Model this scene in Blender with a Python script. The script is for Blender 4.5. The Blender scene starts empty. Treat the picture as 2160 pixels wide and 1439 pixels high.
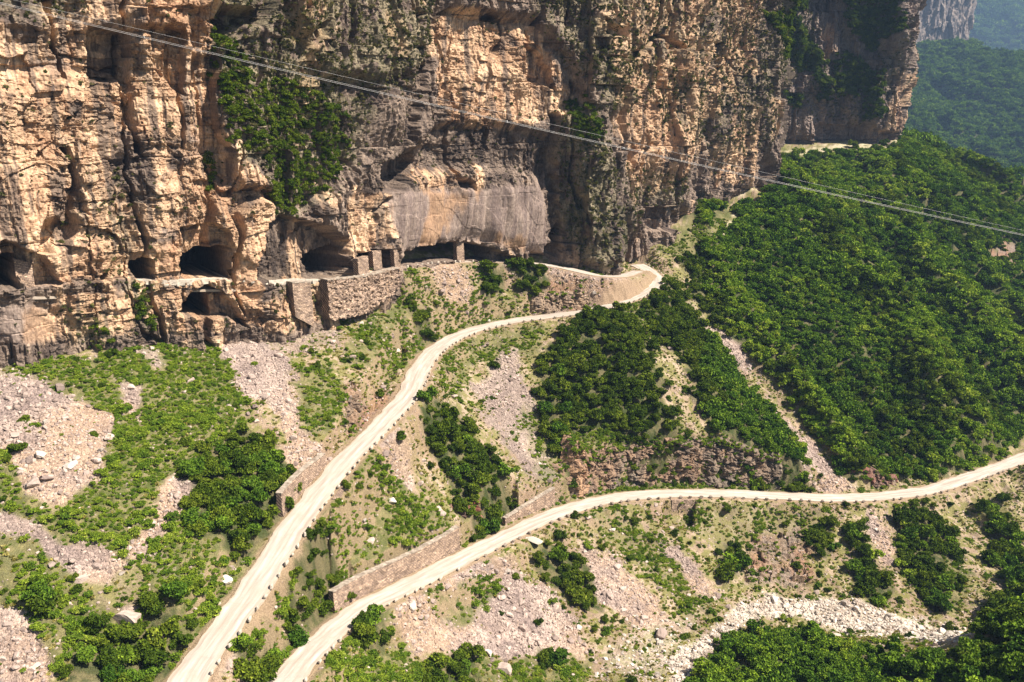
import bpy, math, random
import numpy as np
from mathutils import Vector, Matrix, Euler
R = math.radians
SC = bpy.context.scene
COL = SC.collection
rng = np.random.default_rng(7)
random.seed(7)

# ------------------------------------------------------------------ camera, sky, sun, exposure
F_PX, CX, CY = 1870.0, 1080.0, 719.5          # focal length and centre in photograph pixels (2160 wide)
PITCH = R(14.5)
cam_d = bpy.data.cameras.new('camera'); cam = bpy.data.objects.new('camera', cam_d); COL.objects.link(cam)
cam.location = (0, 0, 0); cam.rotation_euler = (R(90) - PITCH, 0, 0)
cam_d.sensor_width = 36.0; cam_d.lens = 36.0 * F_PX / 2160.0
cam_d.clip_start = 0.5; cam_d.clip_end = 20000
SC.camera = cam
SUN_EL, SUN_AZ = 51.0, -19.0                   # azimuth measured from +X towards +Y
w = bpy.data.worlds.new('World'); SC.world = w; w.use_nodes = True
nt = w.node_tree; nt.nodes.clear()
sky = nt.nodes.new('ShaderNodeTexSky'); sky.sky_type = 'NISHITA'; sky.sun_disc = False
sky.sun_elevation = R(SUN_EL); sky.sun_rotation = R(90 - SUN_AZ); sky.dust_density = 2.0; sky.altitude = 900
bg = nt.nodes.new('ShaderNodeBackground'); bg.inputs[1].default_value = 0.05
wo = nt.nodes.new('ShaderNodeOutputWorld')
nt.links.new(sky.outputs[0], bg.inputs[0]); nt.links.new(bg.outputs[0], wo.inputs[0])
sl = bpy.data.lights.new('sun', 'SUN'); sl.energy = 5.0; sl.angle = R(0.53); sl.color = (1.0, 0.92, 0.83)
so = bpy.data.objects.new('sun', sl); COL.objects.link(so)
sd = Vector((math.cos(R(SUN_EL)) * math.cos(R(SUN_AZ)), math.cos(R(SUN_EL)) * math.sin(R(SUN_AZ)), math.sin(R(SUN_EL))))
so.rotation_euler = sd.to_track_quat('Z', 'Y').to_euler()
so.location = (300, 100, 400)
SC.view_settings.view_transform = 'Standard'; SC.view_settings.look = 'None'
SC.view_settings.gamma = 1.0; SC.view_settings.exposure = 1.03
SC.cycles.max_bounces = 4; SC.cycles.diffuse_bounces = 1; SC.cycles.glossy_bounces = 1
SC.cycles.transmission_bounces = 2; SC.cycles.volume_bounces = 0; SC.cycles.transparent_max_bounces = 4

# ------------------------------------------------------------------ projection helpers
sp_, cp_ = math.sin(PITCH), math.cos(PITCH)
def slope_v(v): return np.tan(PITCH + np.arctan((np.asarray(v, float) - CY) / F_PX))
def uvz(u, v, z):                              # point of known height seen at (u, v)
    y = -z / slope_v(v); dep = y * cp_ - z * sp_
    return np.array([(u - CX) / F_PX * dep, y, z])
def uvY(u, v, y):
    z = -slope_v(v) * y; dep = y * cp_ - z * sp_
    return np.array([(u - CX) / F_PX * dep, y, z])
def proj(x, y, z):
    dep = y * cp_ - z * sp_; up = y * sp_ + z * cp_
    dep = np.maximum(dep, 1e-3)
    return CX + F_PX * x / dep, CY - F_PX * up / dep

# ------------------------------------------------------------------ noise
def _h(*ii, seed=0):
    h = np.full(ii[0].shape, (seed * 2654435761 + 374761393) & 0xffffffff, dtype=np.uint32)
    for k, i in enumerate(ii):
        h ^= (i.astype(np.int64) & 0xffffffff).astype(np.uint32) * np.uint32((668265263, 2246822519, 3266489917)[k])
        h = (h << np.uint32(13)) | (h >> np.uint32(19)); h *= np.uint32(1274126177)
    h ^= h >> np.uint32(15); h *= np.uint32(2246822519); h ^= h >> np.uint32(13)
    return h.astype(np.float32) * np.float32(1 / 4294967295.0)
def vn2(x, y, seed=0):                         # smooth value noise -1..1
    x = np.asarray(x, np.float32); y = np.asarray(y, np.float32)
    ix = np.floor(x); iy = np.floor(y); fx = x - ix; fy = y - iy
    ix = ix.astype(np.int64); iy = iy.astype(np.int64)
    fx = fx * fx * fx * (fx * (fx * 6 - 15) + 10); fy = fy * fy * fy * (fy * (fy * 6 - 15) + 10)
    a = _h(ix, iy, seed=seed); b = _h(ix + 1, iy, seed=seed); c = _h(ix, iy + 1, seed=seed); d = _h(ix + 1, iy + 1, seed=seed)
    return ((a + (b - a) * fx) * (1 - fy) + (c + (d - c) * fx) * fy) * 2 - 1
def fbm(x, y, oct=4, seed=0, gain=0.5, lac=2.03):
    s = 0; a = 1.0; n = 0
    for o in range(oct):
        s = s + a * vn2(x + 17.3 * o, y - 9.1 * o, seed + o * 101); n += a
        a *= gain; x = x * lac; y = y * lac
    return s / n * 1.5
def ridge(x, y, oct=4, seed=0):
    s = 0; a = 1.0; n = 0
    for o in range(oct):
        s = s + a * (1 - np.abs(vn2(x + 3.3 * o, y + 5.1 * o, seed + o * 77)) * 2); n += a; a *= 0.5; x = x * 2.1; y = y * 2.1
    return s / n
def cells(x, y, seed=0, tilt=0.6):             # facetted blocks: cell height with its own tilt, plus distance to the edge
    x = np.asarray(x, np.float32); y = np.asarray(y, np.float32)
    ix = np.floor(x).astype(np.int64); iy = np.floor(y).astype(np.int64)
    d1 = np.full(x.shape, 9.0, np.float32); d2 = d1.copy(); hv = np.zeros(x.shape, np.float32)
    for dx in (-1, 0, 1):
        for dy in (-1, 0, 1):
            cx = ix + dx; cy = iy + dy
            px = cx + 0.1 + 0.8 * _h(cx, cy, seed=seed); py = cy + 0.1 + 0.8 * _h(cx, cy, seed=seed + 1)
            ex = (x - px).astype(np.float32); ey = (y - py).astype(np.float32)
            d = ex * ex + ey * ey
            val = (_h(cx, cy, seed=seed + 2) * 2 - 1) + tilt * ((_h(cx, cy, seed=seed + 3) * 2 - 1) * ex + (_h(cx, cy, seed=seed + 4) * 2 - 1) * ey) * 2
            m = d < d1
            d2 = np.where(m, d1, np.minimum(d2, d)); hv = np.where(m, val, hv).astype(np.float32); d1 = np.where(m, d, d1)
    return hv, np.sqrt(d2) - np.sqrt(d1)
def blocks(s, z, w, h, seed=0, tilt=0.5, jit=0.45):   # rectangular jointed blocks laid in uneven beds
    zz = z / h + jit * vn2(z / h * .7, s * 0, seed + 9) * 1.6
    row = np.floor(zz); fz = zz - row
    r = row.astype(np.int64); o = _h(r, r * 0, seed=seed); ww = w * (.6 + 1.1 * _h(r, r * 0 + 1, seed=seed))
    xx = s / ww + o * 37; xx = xx + jit * vn2(xx * .7, row * 3.7, seed + 8)
    col = np.floor(xx); fx = xx - col; c = col.astype(np.int64)
    # some joints run through two beds
    hv = _h(r, c, seed=seed + 1) * 2 - 1
    hv = hv + tilt * ((_h(r, c, seed=seed + 2) * 2 - 1) * (fx - .5) + (_h(r, c, seed=seed + 3) * 2 - 1) * (fz - .5)) * 2
    ed = np.minimum(np.minimum(fx, 1 - fx) * ww, np.minimum(fz, 1 - fz) * h)
    return hv.astype(np.float32), ed.astype(np.float32)
def sstep(a, b, x):
    t = np.clip((x - a) / (b - a), 0, 1); return t * t * (3 - 2 * t)

# ------------------------------------------------------------------ regions: soft polygon masks on a picture-plan raster
RS = 3.0                                        # raster cell in photo pixels
GU0, GV0 = -300, -200
GW, GH = int((2160 + 600) / RS), int((1439 + 400) / RS)
gu, gv = np.meshgrid(GU0 + (np.arange(GW) + .5) * RS, GV0 + (np.arange(GH) + .5) * RS)
def sdist(poly, U, V):                          # signed distance, inside positive
    p = np.asarray(poly, np.float32); n = len(p)
    best = np.full(U.shape, 1e9, np.float32); ins = np.zeros(U.shape, bool)
    for i in range(n):
        a = p[i]; b = p[(i + 1) % n]; e = b - a
        wx = U - a[0]; wy = V - a[1]
        t = np.clip((wx * e[0] + wy * e[1]) / max(e @ e, 1e-6), 0, 1)
        dx = wx - e[0] * t; dy = wy - e[1] * t
        best = np.minimum(best, dx * dx + dy * dy)
        c = ((a[1] > V) != (b[1] > V))
        if abs(b[1] - a[1]) > 1e-6:
            xi = a[0] + (V - a[1]) * (b[0] - a[0]) / (b[1] - a[1]); ins ^= (c & (U < xi))
    return np.where(ins, 1, -1) * np.sqrt(best)
def raster(polys, soft=8.0, fill=0.0):
    out = np.full(gu.shape, fill, np.float32)
    for q in polys:
        wgt = 1.0; sft = soft
        if isinstance(q, tuple): wgt, q = q[0], q[1]
        p = np.asarray(q, float)
        i0 = max(0, int((p[:, 0].min() - 60 - GU0) / RS)); i1 = min(GW, int((p[:, 0].max() + 60 - GU0) / RS) + 1)
        j0 = max(0, int((p[:, 1].min() - 60 - GV0) / RS)); j1 = min(GH, int((p[:, 1].max() + 60 - GV0) / RS) + 1)
        if i1 <= i0 or j1 <= j0: continue
        d = sdist(q, gu[j0:j1, i0:i1], gv[j0:j1, i0:i1])
        m = sstep(-sft, sft, d)
        o = out[j0:j1, i0:i1]
        out[j0:j1, i0:i1] = o * (1 - m) + wgt * m
    return out
def samp(ras, u, v):
    fx = np.clip((u - GU0) / RS - .5, 0, GW - 1.001); fy = np.clip((v - GV0) / RS - .5, 0, GH - 1.001)
    ix = fx.astype(int); iy = fy.astype(int); fx = fx - ix; fy = fy - iy
    return (ras[iy, ix] * (1 - fx) + ras[iy, ix + 1] * fx) * (1 - fy) + (ras[iy + 1, ix] * (1 - fx) + ras[iy + 1, ix + 1] * fx) * fy

# ------------------------------------------------------------------ object helpers
def link(o, parent=None):
    COL.objects.link(o)
    if parent is not None: o.parent = parent
    return o
def tag(o, label=None, cat=None, group=None, kind=None):
    if label: o['label'] = label
    if cat: o['category'] = cat
    if group: o['group'] = group
    if kind: o['kind'] = kind
    return o
def np_mesh(name, verts, quads, mats=(), smooth=False, attrs=None, midx=None):
    me = bpy.data.meshes.new(name)
    verts = np.ascontiguousarray(verts, np.float32).reshape(-1, 3); quads = np.ascontiguousarray(quads, np.int32)
    k = quads.shape[1]
    me.vertices.add(len(verts)); me.vertices.foreach_set('co', verts.ravel())
    me.loops.add(quads.size); me.loops.foreach_set('vertex_index', quads.ravel())
    me.polygons.add(len(quads)); me.polygons.foreach_set('loop_start', np.arange(0, quads.size, k, dtype=np.int32))
    try: me.polygons.foreach_set('loop_total', np.full(len(quads), k, np.int32))
    except Exception: pass
    if midx is not None: me.polygons.foreach_set('material_index', np.asarray(midx, np.int32))
    me.polygons.foreach_set('use_smooth', np.full(len(quads), smooth, bool))
    for m in mats: me.materials.append(m)
    for an, (ty, data) in (attrs or {}).items():
        a = me.attributes.new(an, ty, 'POINT')
        if ty == 'FLOAT': a.data.foreach_set('value', np.ascontiguousarray(data, np.float32).ravel())
        elif ty == 'FLOAT_COLOR': a.data.foreach_set('color', np.ascontiguousarray(data, np.float32).ravel())
        elif ty == 'FLOAT_VECTOR': a.data.foreach_set('vector', np.ascontiguousarray(data, np.float32).ravel())
        elif ty == 'INT': a.data.foreach_set('value', np.ascontiguousarray(data, np.int32).ravel())
    me.update(calc_edges=True)
    return me
def grid_quads(nr, nc):
    i = np.arange(nr * nc).reshape(nr, nc)
    return np.stack([i[:-1, :-1], i[:-1, 1:], i[1:, 1:], i[1:, :-1]], -1).reshape(-1, 4)
def mesh_obj(name, me, parent=None):
    return link(bpy.data.objects.new(name, me), parent)

# ------------------------------------------------------------------ materials
def mat(name, build):
    m = bpy.data.materials.new(name); m.use_nodes = True
    t = m.node_tree; t.nodes.clear()
    out = t.nodes.new('ShaderNodeOutputMaterial')
    t.links.new(build(t), out.inputs[0])
    return m
def N(t, ty, **kw):
    n = t.nodes.new(ty)
    for k, v in kw.items():
        if k.startswith('i_'): n.inputs[k[2:].replace('_', ' ')].default_value = v
        else: setattr(n, k, v)
    return n
def L(t, a, b): t.links.new(a, b)
def noise(t, scale, detail=4, rough=0.6, vec=None):
    n = N(t, 'ShaderNodeTexNoise', i_Scale=scale, i_Detail=detail, i_Roughness=rough)
    if vec is not None: L(t, vec, n.inputs['Vector'])
    return n.outputs['Fac']
def mapping(t, scale, src='Object'):
    tc = N(t, 'ShaderNodeTexCoord'); m = N(t, 'ShaderNodeMapping'); m.inputs['Scale'].default_value = scale
    L(t, tc.outputs[src], m.inputs['Vector']); return m.outputs[0]
def rng_(t, val, a, b, c, d):
    n = N(t, 'ShaderNodeMapRange'); L(t, val, n.inputs[0])
    for i, x in enumerate((a, b, c, d)): n.inputs[i + 1].default_value = x
    return n.outputs[0]
def mix(t, fac, a, b, blend='MIX'):
    n = N(t, 'ShaderNodeMix', data_type='RGBA', blend_type=blend)
    if hasattr(fac, 'node'): L(t, fac, n.inputs[0])
    else: n.inputs[0].default_value = fac
    for i, x in ((6, a), (7, b)):
        if hasattr(x, 'node'): L(t, x, n.inputs[i])
        else: n.inputs[i].default_value = (*x, 1)
    return n.outputs[2]
def attr(t, name, out='Fac'):
    return N(t, 'ShaderNodeAttribute', attribute_name=name).outputs[out]
def mth(t, op, a, b=0.0):
    n = N(t, 'ShaderNodeMath', operation=op)
    for i, x in ((0, a), (1, b)):
        if hasattr(x, 'node'): L(t, x, n.inputs[i])
        else: n.inputs[i].default_value = x
    return n.outputs[0]
def bump(t, h, strength=0.5, dist=0.1, nrm=None):
    b = N(t, 'ShaderNodeBump', i_Strength=strength, i_Distance=dist); L(t, h, b.inputs['Height'])
    if nrm is not None: L(t, nrm, b.inputs['Normal'])
    return b.outputs[0]
def diff(t, col, nrm=None, rough=0.9, spec=0.15):
    p = N(t, 'ShaderNodeBsdfPrincipled', i_Roughness=rough)
    p.inputs['Specular IOR Level'].default_value = spec
    if hasattr(col, 'node'): L(t, col, p.inputs['Base Color'])
    else: p.inputs['Base Color'].default_value = (*col, 1)
    if nrm is not None: L(t, nrm, p.inputs['Normal'])
    return p.outputs[0]

def b_cliff(t):
    col = attr(t, 'col', 'Color')
    v1 = mapping(t, (1.1, 1.1, 0.45)); v2 = mapping(t, (0.9, 0.9, 2.6))
    n1 = noise(t, 2.2, 6, 0.68, v1); n2 = noise(t, 1.6, 5, 0.65, v2); n3 = noise(t, 9.0, 3, 0.6, v1)
    c = mix(t, rng_(t, n1, 0.36, 0.66, 0, 1), (0.62, 0.60, 0.58), (1.3, 1.28, 1.22))
    col = mix(t, 1.0, col, c, 'MULTIPLY')
    c2 = mix(t, rng_(t, n2, 0.58, 0.66, 0, 0.55), (1, 1, 1), (0.45, 0.38, 0.33))
    col = mix(t, 1.0, col, c2, 'MULTIPLY')
    h = mth(t, 'ADD', mth(t, 'MULTIPLY', n1, 1.0), mth(t, 'ADD', mth(t, 'MULTIPLY', n2, 0.8), mth(t, 'MULTIPLY', n3, 0.3)))
    sm = attr(t, 'rough')
    b = N(t, 'ShaderNodeBump', i_Distance=0.45); L(t, h, b.inputs['Height']); L(t, sm, b.inputs['Strength'])
    return diff(t, col, b.outputs[0])
M_CLIFF = mat('cliff_rock', b_cliff)

def b_ground(t):
    col = attr(t, 'col', 'Color')
    v = mapping(t, (1, 1, 1))
    n1 = noise(t, 1.3, 6, 0.7, v); n2 = noise(t, 5.0, 4, 0.7, v)
    vo = N(t, 'ShaderNodeTexVoronoi', i_Scale=2.4); L(t, v, vo.inputs['Vector'])
    vo2 = N(t, 'ShaderNodeTexVoronoi', i_Scale=1.0); L(t, v, vo2.inputs['Vector'])
    sc = attr(t, 'stony')
    c = mix(t, rng_(t, n2, 0.35, 0.66, 0, 1), (0.62, 0.6, 0.58), (1.32, 1.3, 1.25))
    col = mix(t, 1.0, col, c, 'MULTIPLY')
    sep = N(t, 'ShaderNodeSeparateColor'); L(t, vo.outputs['Color'], sep.inputs[0])
    cc = mix(t, sep.outputs[0], (0.68, 0.66, 0.66), (1.28, 1.25, 1.22))
    col2 = mix(t, 1.0, col, cc, 'MULTIPLY')
    col = mix(t, sc, col, col2)
    h = mth(t, 'ADD', mth(t, 'MULTIPLY', n1, 0.6), mth(t, 'MULTIPLY', n2, 0.4))
    hv = mth(t, 'ADD', mth(t, 'MULTIPLY', vo.outputs['Distance'], mth(t, 'MULTIPLY', sc, -0.55)), mth(t, 'MULTIPLY', vo2.outputs['Distance'], mth(t, 'MULTIPLY', sc, -0.3)))
    nb = bump(t, mth(t, 'ADD', h, hv), 1.0, 0.5)
    return diff(t, col, nb)
M_GROUND = mat('ground', b_ground)

def b_road(t):
    lat = attr(t, 'lat'); lon = attr(t, 'lon')
    v = mapping(t, (1, 1, 1))
    cx = N(t, 'ShaderNodeCombineXYZ'); L(t, mth(t, 'MULTIPLY', lat, 2.2), cx.inputs[0]); L(t, mth(t, 'MULTIPLY', lon, 0.06), cx.inputs[1])
    st = noise(t, 1.5, 4, 0.6, cx.outputs[0])
    n1 = noise(t, 0.35, 5, 0.65, v); n2 = noise(t, 4, 4, 0.7, v)
    col = mix(t, rng_(t, st, 0.35, 0.68, 0, 1), (0.36, 0.30, 0.24), (0.64, 0.57, 0.48))
    col = mix(t, rng_(t, n1, 0.45, 0.7, 0, 0.7), col, (0.44, 0.36, 0.28))
    e = rng_(t, mth(t, 'ABSOLUTE', lat), 0.72, 1.0, 0, 0.7)
    col = mix(t, mth(t, 'MULTIPLY', e, rng_(t, n2, 0.35, 0.6, 0.2, 1)), col, (0.44, 0.33, 0.22))
    col = mix(t, 1.0, col, mix(t, n2, (0.9, 0.9, 0.9), (1.08, 1.08, 1.08)), 'MULTIPLY')
    fr = mth(t, 'FRACT', mth(t, 'MULTIPLY', lon, 0.2))
    col = mix(t, rng_(t, fr, 0.0, 0.012, 0.35, 0.0), col, (0.25, 0.2, 0.15))
    return diff(t, col, bump(t, n2, 0.3, 0.03))
M_ROAD = mat('worn_concrete_road', b_road)

def b_mason(t):
    uv = attr(t, 'suv', 'Vector')
    br = N(t, 'ShaderNodeTexBrick', i_Scale=1.0); L(t, uv, br.inputs['Vector'])
    br.inputs['Color1'].default_value = (0.56, 0.42, 0.31, 1); br.inputs['Color2'].default_value = (0.32, 0.24, 0.19, 1)
    br.inputs['Mortar'].default_value = (0.10, 0.08, 0.07, 1); br.inputs['Mortar Size'].default_value = 0.03
    br.inputs['Brick Width'].default_value = 0.62; br.inputs['Row Height'].default_value = 0.3; br.offset = 0.43
    v = mapping(t, (1, 1, 1)); n1 = noise(t, 0.6, 5, 0.65, v); n2 = noise(t, 5, 4, 0.7, v)
    wn = noise(t, 1.7, 2, 0.5, v)
    col = mix(t, 1.0, br.outputs[0], mix(t, rng_(t, n1, 0.35, 0.68, 0, 1), (0.68, 0.64, 0.6), (1.35, 1.28, 1.2)), 'MULTIPLY')
    col = mix(t, 1.0, col, mix(t, rng_(t, n2, 0.3, 0.7, 0, 1), (0.65, 0.65, 0.65), (1.3, 1.3, 1.3)), 'MULTIPLY')
    h = mth(t, 'ADD', mth(t, 'MULTIPLY', br.outputs[1], -0.6), n2)
    return diff(t, col, bump(t, h, 0.9, 0.12))
M_MASON = mat('rubble_masonry', b_mason)

def b_conc(t):
    v = mapping(t, (1, 1, 1)); n1 = noise(t, 1.2, 5, 0.65, v); n2 = noise(t, 7, 4, 0.7, v)
    col = mix(t, n1, (0.34, 0.28, 0.21), (0.72, 0.64, 0.52))
    col = mix(t, rng_(t, n2, 0.55, 0.7, 0, 0.5), col, (0.22, 0.18, 0.14))
    return diff(t, col, bump(t, n2, 0.6, 0.04))
M_CONC = mat('weathered_concrete', b_conc)
def b_cope(t):
    v = mapping(t, (1, 1, 1)); n1 = noise(t, 1.1, 5, 0.65, v); n2 = noise(t, 6, 4, 0.7, v)
    col = mix(t, rng_(t, n1, .35, .65, 0, 1), (0.20, 0.155, 0.115), (0.55, 0.46, 0.36)); col = mix(t, rng_(t, n2, 0.52, 0.62, 0, 0.7), col, (0.17, 0.14, 0.10))
    return diff(t, col, bump(t, n2, 0.8, 0.08))
M_COPE = mat('worn_coping', b_cope)
def b_conc2(t):
    v = mapping(t, (1, 1, 1)); n1 = noise(t, 1.2, 5, 0.65, v); n2 = noise(t, 7, 4, 0.7, v)
    col = mix(t, n1, (0.16, 0.125, 0.10), (0.40, 0.33, 0.26))
    return diff(t, col, bump(t, n2, 0.6, 0.04))
M_STONE_DK = mat('dark_rubble_stone', b_conc2)

def b_stone(c1, c2):
    def f(t):
        oi = N(t, 'ShaderNodeObjectInfo'); v = mapping(t, (1, 1, 1)); n1 = noise(t, 3.5, 4, 0.65, v)
        col = mix(t, oi.outputs['Random'], c1, c2)
        col = mix(t, 1.0, col, mix(t, n1, (0.6, 0.6, 0.6), (1.4, 1.38, 1.35)), 'MULTIPLY')
        return diff(t, col, bump(t, n1, 0.7, 0.15))
    return f
M_STONE = mat('scree_stone', b_stone((0.25, 0.19, 0.16), (0.58, 0.46, 0.38)))
M_STONE_W = mat('pale_river_stone', b_stone((0.34, 0.29, 0.24), (0.72, 0.64, 0.54)))

def b_leaf(stops, tr=0.13):
    def f(t):
        oi = N(t, 'ShaderNodeObjectInfo'); v = mapping(t, (1, 1, 1))
        n1 = noise(t, 1.6, 3, 0.6, v)
        r = mth(t, 'ADD', mth(t, 'MULTIPLY', oi.outputs['Random'], 0.62), mth(t, 'MULTIPLY', rng_(t, n1, 0.3, 0.7, 0, 1), 0.38))
        cr = N(t, 'ShaderNodeValToRGB'); L(t, r, cr.inputs[0])
        e = cr.color_ramp.elements
        for i, (p, c) in enumerate(stops):
            el = e[i] if i < 2 else e.new(p)
            el.position = p; el.color = (*c, 1)
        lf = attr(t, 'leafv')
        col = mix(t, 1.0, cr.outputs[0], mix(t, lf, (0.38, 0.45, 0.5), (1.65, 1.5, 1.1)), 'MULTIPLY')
        d = N(t, 'ShaderNodeBsdfDiffuse'); L(t, col, d.inputs[0])
        tl = N(t, 'ShaderNodeBsdfTranslucent'); L(t, mix(t, 1.0, col, (1.1, 1.3, 0.5), 'MULTIPLY'), tl.inputs[0])
        mx = N(t, 'ShaderNodeMixShader'); mx.inputs[0].default_value = tr
        L(t, d.outputs[0], mx.inputs[1]); L(t, tl.outputs[0], mx.inputs[2])
        return mx.outputs[0]
    return f
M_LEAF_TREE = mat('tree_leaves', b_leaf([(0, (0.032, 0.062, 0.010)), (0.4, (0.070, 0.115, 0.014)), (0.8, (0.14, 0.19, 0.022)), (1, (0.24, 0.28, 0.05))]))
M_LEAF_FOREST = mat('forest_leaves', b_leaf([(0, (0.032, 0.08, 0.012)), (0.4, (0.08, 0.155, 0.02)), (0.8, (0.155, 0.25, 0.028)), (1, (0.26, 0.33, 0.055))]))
M_LEAF_CREST = mat('yellow_green_leaves', b_leaf([(0, (0.09, 0.18, 0.018)), (0.5, (0.18, 0.28, 0.028)), (1, (0.33, 0.40, 0.06))]))  # yellower kind of tree on the crests and the mound
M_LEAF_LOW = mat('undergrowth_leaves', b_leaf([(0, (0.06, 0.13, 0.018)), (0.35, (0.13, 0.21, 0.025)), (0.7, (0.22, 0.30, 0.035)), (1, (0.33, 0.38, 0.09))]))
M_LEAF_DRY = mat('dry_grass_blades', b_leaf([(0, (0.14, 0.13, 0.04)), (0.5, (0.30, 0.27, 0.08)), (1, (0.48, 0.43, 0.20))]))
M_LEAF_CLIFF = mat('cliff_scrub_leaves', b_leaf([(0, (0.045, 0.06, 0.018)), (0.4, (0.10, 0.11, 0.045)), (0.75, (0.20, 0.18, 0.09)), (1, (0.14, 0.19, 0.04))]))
M_ORANGE = mat('orange_rock', b_stone((0.50, 0.33, 0.21), (0.56, 0.38, 0.25)))
def b_bark(t):
    v = mapping(t, (1, 1, .3)); n1 = noise(t, 6, 4, 0.65, v)
    return diff(t, mix(t, n1, (0.05, 0.038, 0.028), (0.17, 0.13, 0.10)), bump(t, n1, 0.6, 0.05))
M_BARK = mat('bark', b_bark)
def b_cable(t):
    v = mapping(t, (1, 1, 1)); n1 = noise(t, 0.5, 2, 0.5, v)
    return diff(t, mix(t, n1, (0.55, 0.52, 0.48), (0.75, 0.72, 0.68)), None, 0.5, 0.4)
M_CABLE = mat('aluminium_cable', b_cable)

# ------------------------------------------------------------------ the lie of the land: levels of known points
ROAD_UP = [(370,1520,-74.3),(392,1439,-73),(440,1370,-71.5),(500,1290,-70),(575,1180,-67.5),(650,1068,-65),(735,965,-62.5),(800,900,-60.5),
           (862,830,-58.5),(890,770,-57),(930,728,-56.5),(1000,695,-56),(1080,677,-55.5),(1170,665,-54.8),(1250,655,-54),(1320,634,-53),
           (1365,613,-52),(1385,592,-51),(1372,574,-50),(1345,558,-49)]
ROAD_LOW = [(540,1520,-75.5),(620,1415,-77),(690,1340,-78.5),(770,1280,-80),(850,1240,-81.5),(950,1190,-83),(1050,1140,-84.5),(1150,1092,-86),
            (1250,1060,-87.5),(1350,1044,-89),(1500,1040,-91),(1650,1046,-93),(1800,1050,-95),(1950,1035,-97),(2050,1005,-98.5),(2160,965,-100),
            (2260,920,-101.5)]
LEDGE = [(830,566,-38.6),(900,556,-39.5),(1000,550,-41),(1100,553,-42.5),(1180,563,-44.2),(1260,580,-46),(1310,582,-47.6),(1345,572,-49.0)]
TP = []
for q in ROAD_UP + ROAD_LOW + LEDGE: TP.append(uvz(*q))
for q in [
 (0,722,-41.5),(60,722,-42),(150,725,-42.5),(350,672,-42),(250,735,-44),(430,672,-43.5),(550,702,-46.5),(640,690,-46),(720,660,-45.5),(800,610,-43),
 (100,900,-49.5),(100,1100,-58),(100,1300,-65),(0,1439,-69),(200,1439,-71),(300,1400,-71.5),(300,800,-47.5),(300,900,-52),(300,1100,-60),(300,1300,-68),(450,750,-47.5),
 (500,900,-55.5),(550,1000,-60),(650,850,-54.5),(800,750,-52.5),(820,660,-47.5),(950,625,-48.5),(1050,640,-52),(1000,590,-44.5),(1150,610,-49),(1230,610,-49.5),
 (450,1200,-65.5),(0,1000,-53),(0,1200,-61),
 (1100,760,-62),(1020,800,-63.5),(1100,900,-73),(1000,950,-72),(900,900,-64),(950,1050,-77),(1150,1000,-80),(860,1050,-71.5),(750,1130,-73),(1180,720,-58.5),
 (640,1250,-75),(560,1330,-74.6),
 (1400,650,-54.5),(1450,700,-61),(1330,720,-57.5),(1400,800,-68),(1300,850,-71.5),(1550,830,-73),(1620,930,-84),(1440,615,-55.5),
 (1490,685,-64),(1580,790,-77),(1640,880,-84.5),(1750,1015,-93.5),
 (1430,540,-47),(1500,600,-56),(1600,600,-56),(1600,700,-65),(1700,750,-75.5),(1800,900,-86),(1900,800,-80),(2000,900,-89.5),(2160,900,-97),
 (2100,750,-80),(2000,650,-70),(1900,550,-57),(1820,420,-38.5),(1750,400,-34),(1640,400,-30),(1700,500,-45.5),(1800,600,-58),(1700,325,-22),(1800,312,-18.5),(1900,304,-16.3),
 (1550,470,-38.5),(1480,480,-39),(1350,515,-42),(1420,505,-42),(1560,430,-34.5),(1620,388,-29),
 (1840,440,-42),(1930,560,-60),(2160,850,-93),
 (2110,540,-69),(2000,450,-48),(2160,700,-92),(1960,350,-31),(2000,300,-17.5),(2080,340,-31),(2160,390,-46),(1930,275,-13),
 (1650,1300,-104),(1400,1400,-100),(1500,1330,-101.5),(1580,1275,-102.5),(1700,1275,-104),(1820,1300,-105),(1950,1340,-106),(2060,1350,-107),(1300,1439,-98),
 (1300,1200,-93),(1450,1150,-95),(1200,1300,-95),(1000,1300,-89),(900,1400,-88),(1150,1400,-96),(760,1400,-82),(1600,1180,-99.5),(1600,1080,-94.5),
 (1800,1150,-99.5),(1950,1150,-101),(2050,1150,-103),(2120,1200,-104.5),(1850,1250,-104),(1400,1280,-98.5),(1080,1160,-86),(1400,1075,-91),
 (1100,1439,-95.5),(700,1439,-80.5),(1250,1100,-89.5),
 (1280,900,-74.5),(1400,935,-79),(1550,952,-81.8),(1650,975,-84.5),(1720,1000,-88.5),
 (1500,1435,-95),(1620,1392,-95.5),(1800,1432,-94.5),(1450,1475,-93),(1950,1460,-90),(2100,1400,-84),(2160,1300,-80),
 ]: TP.append(uvz(*q))
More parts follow.
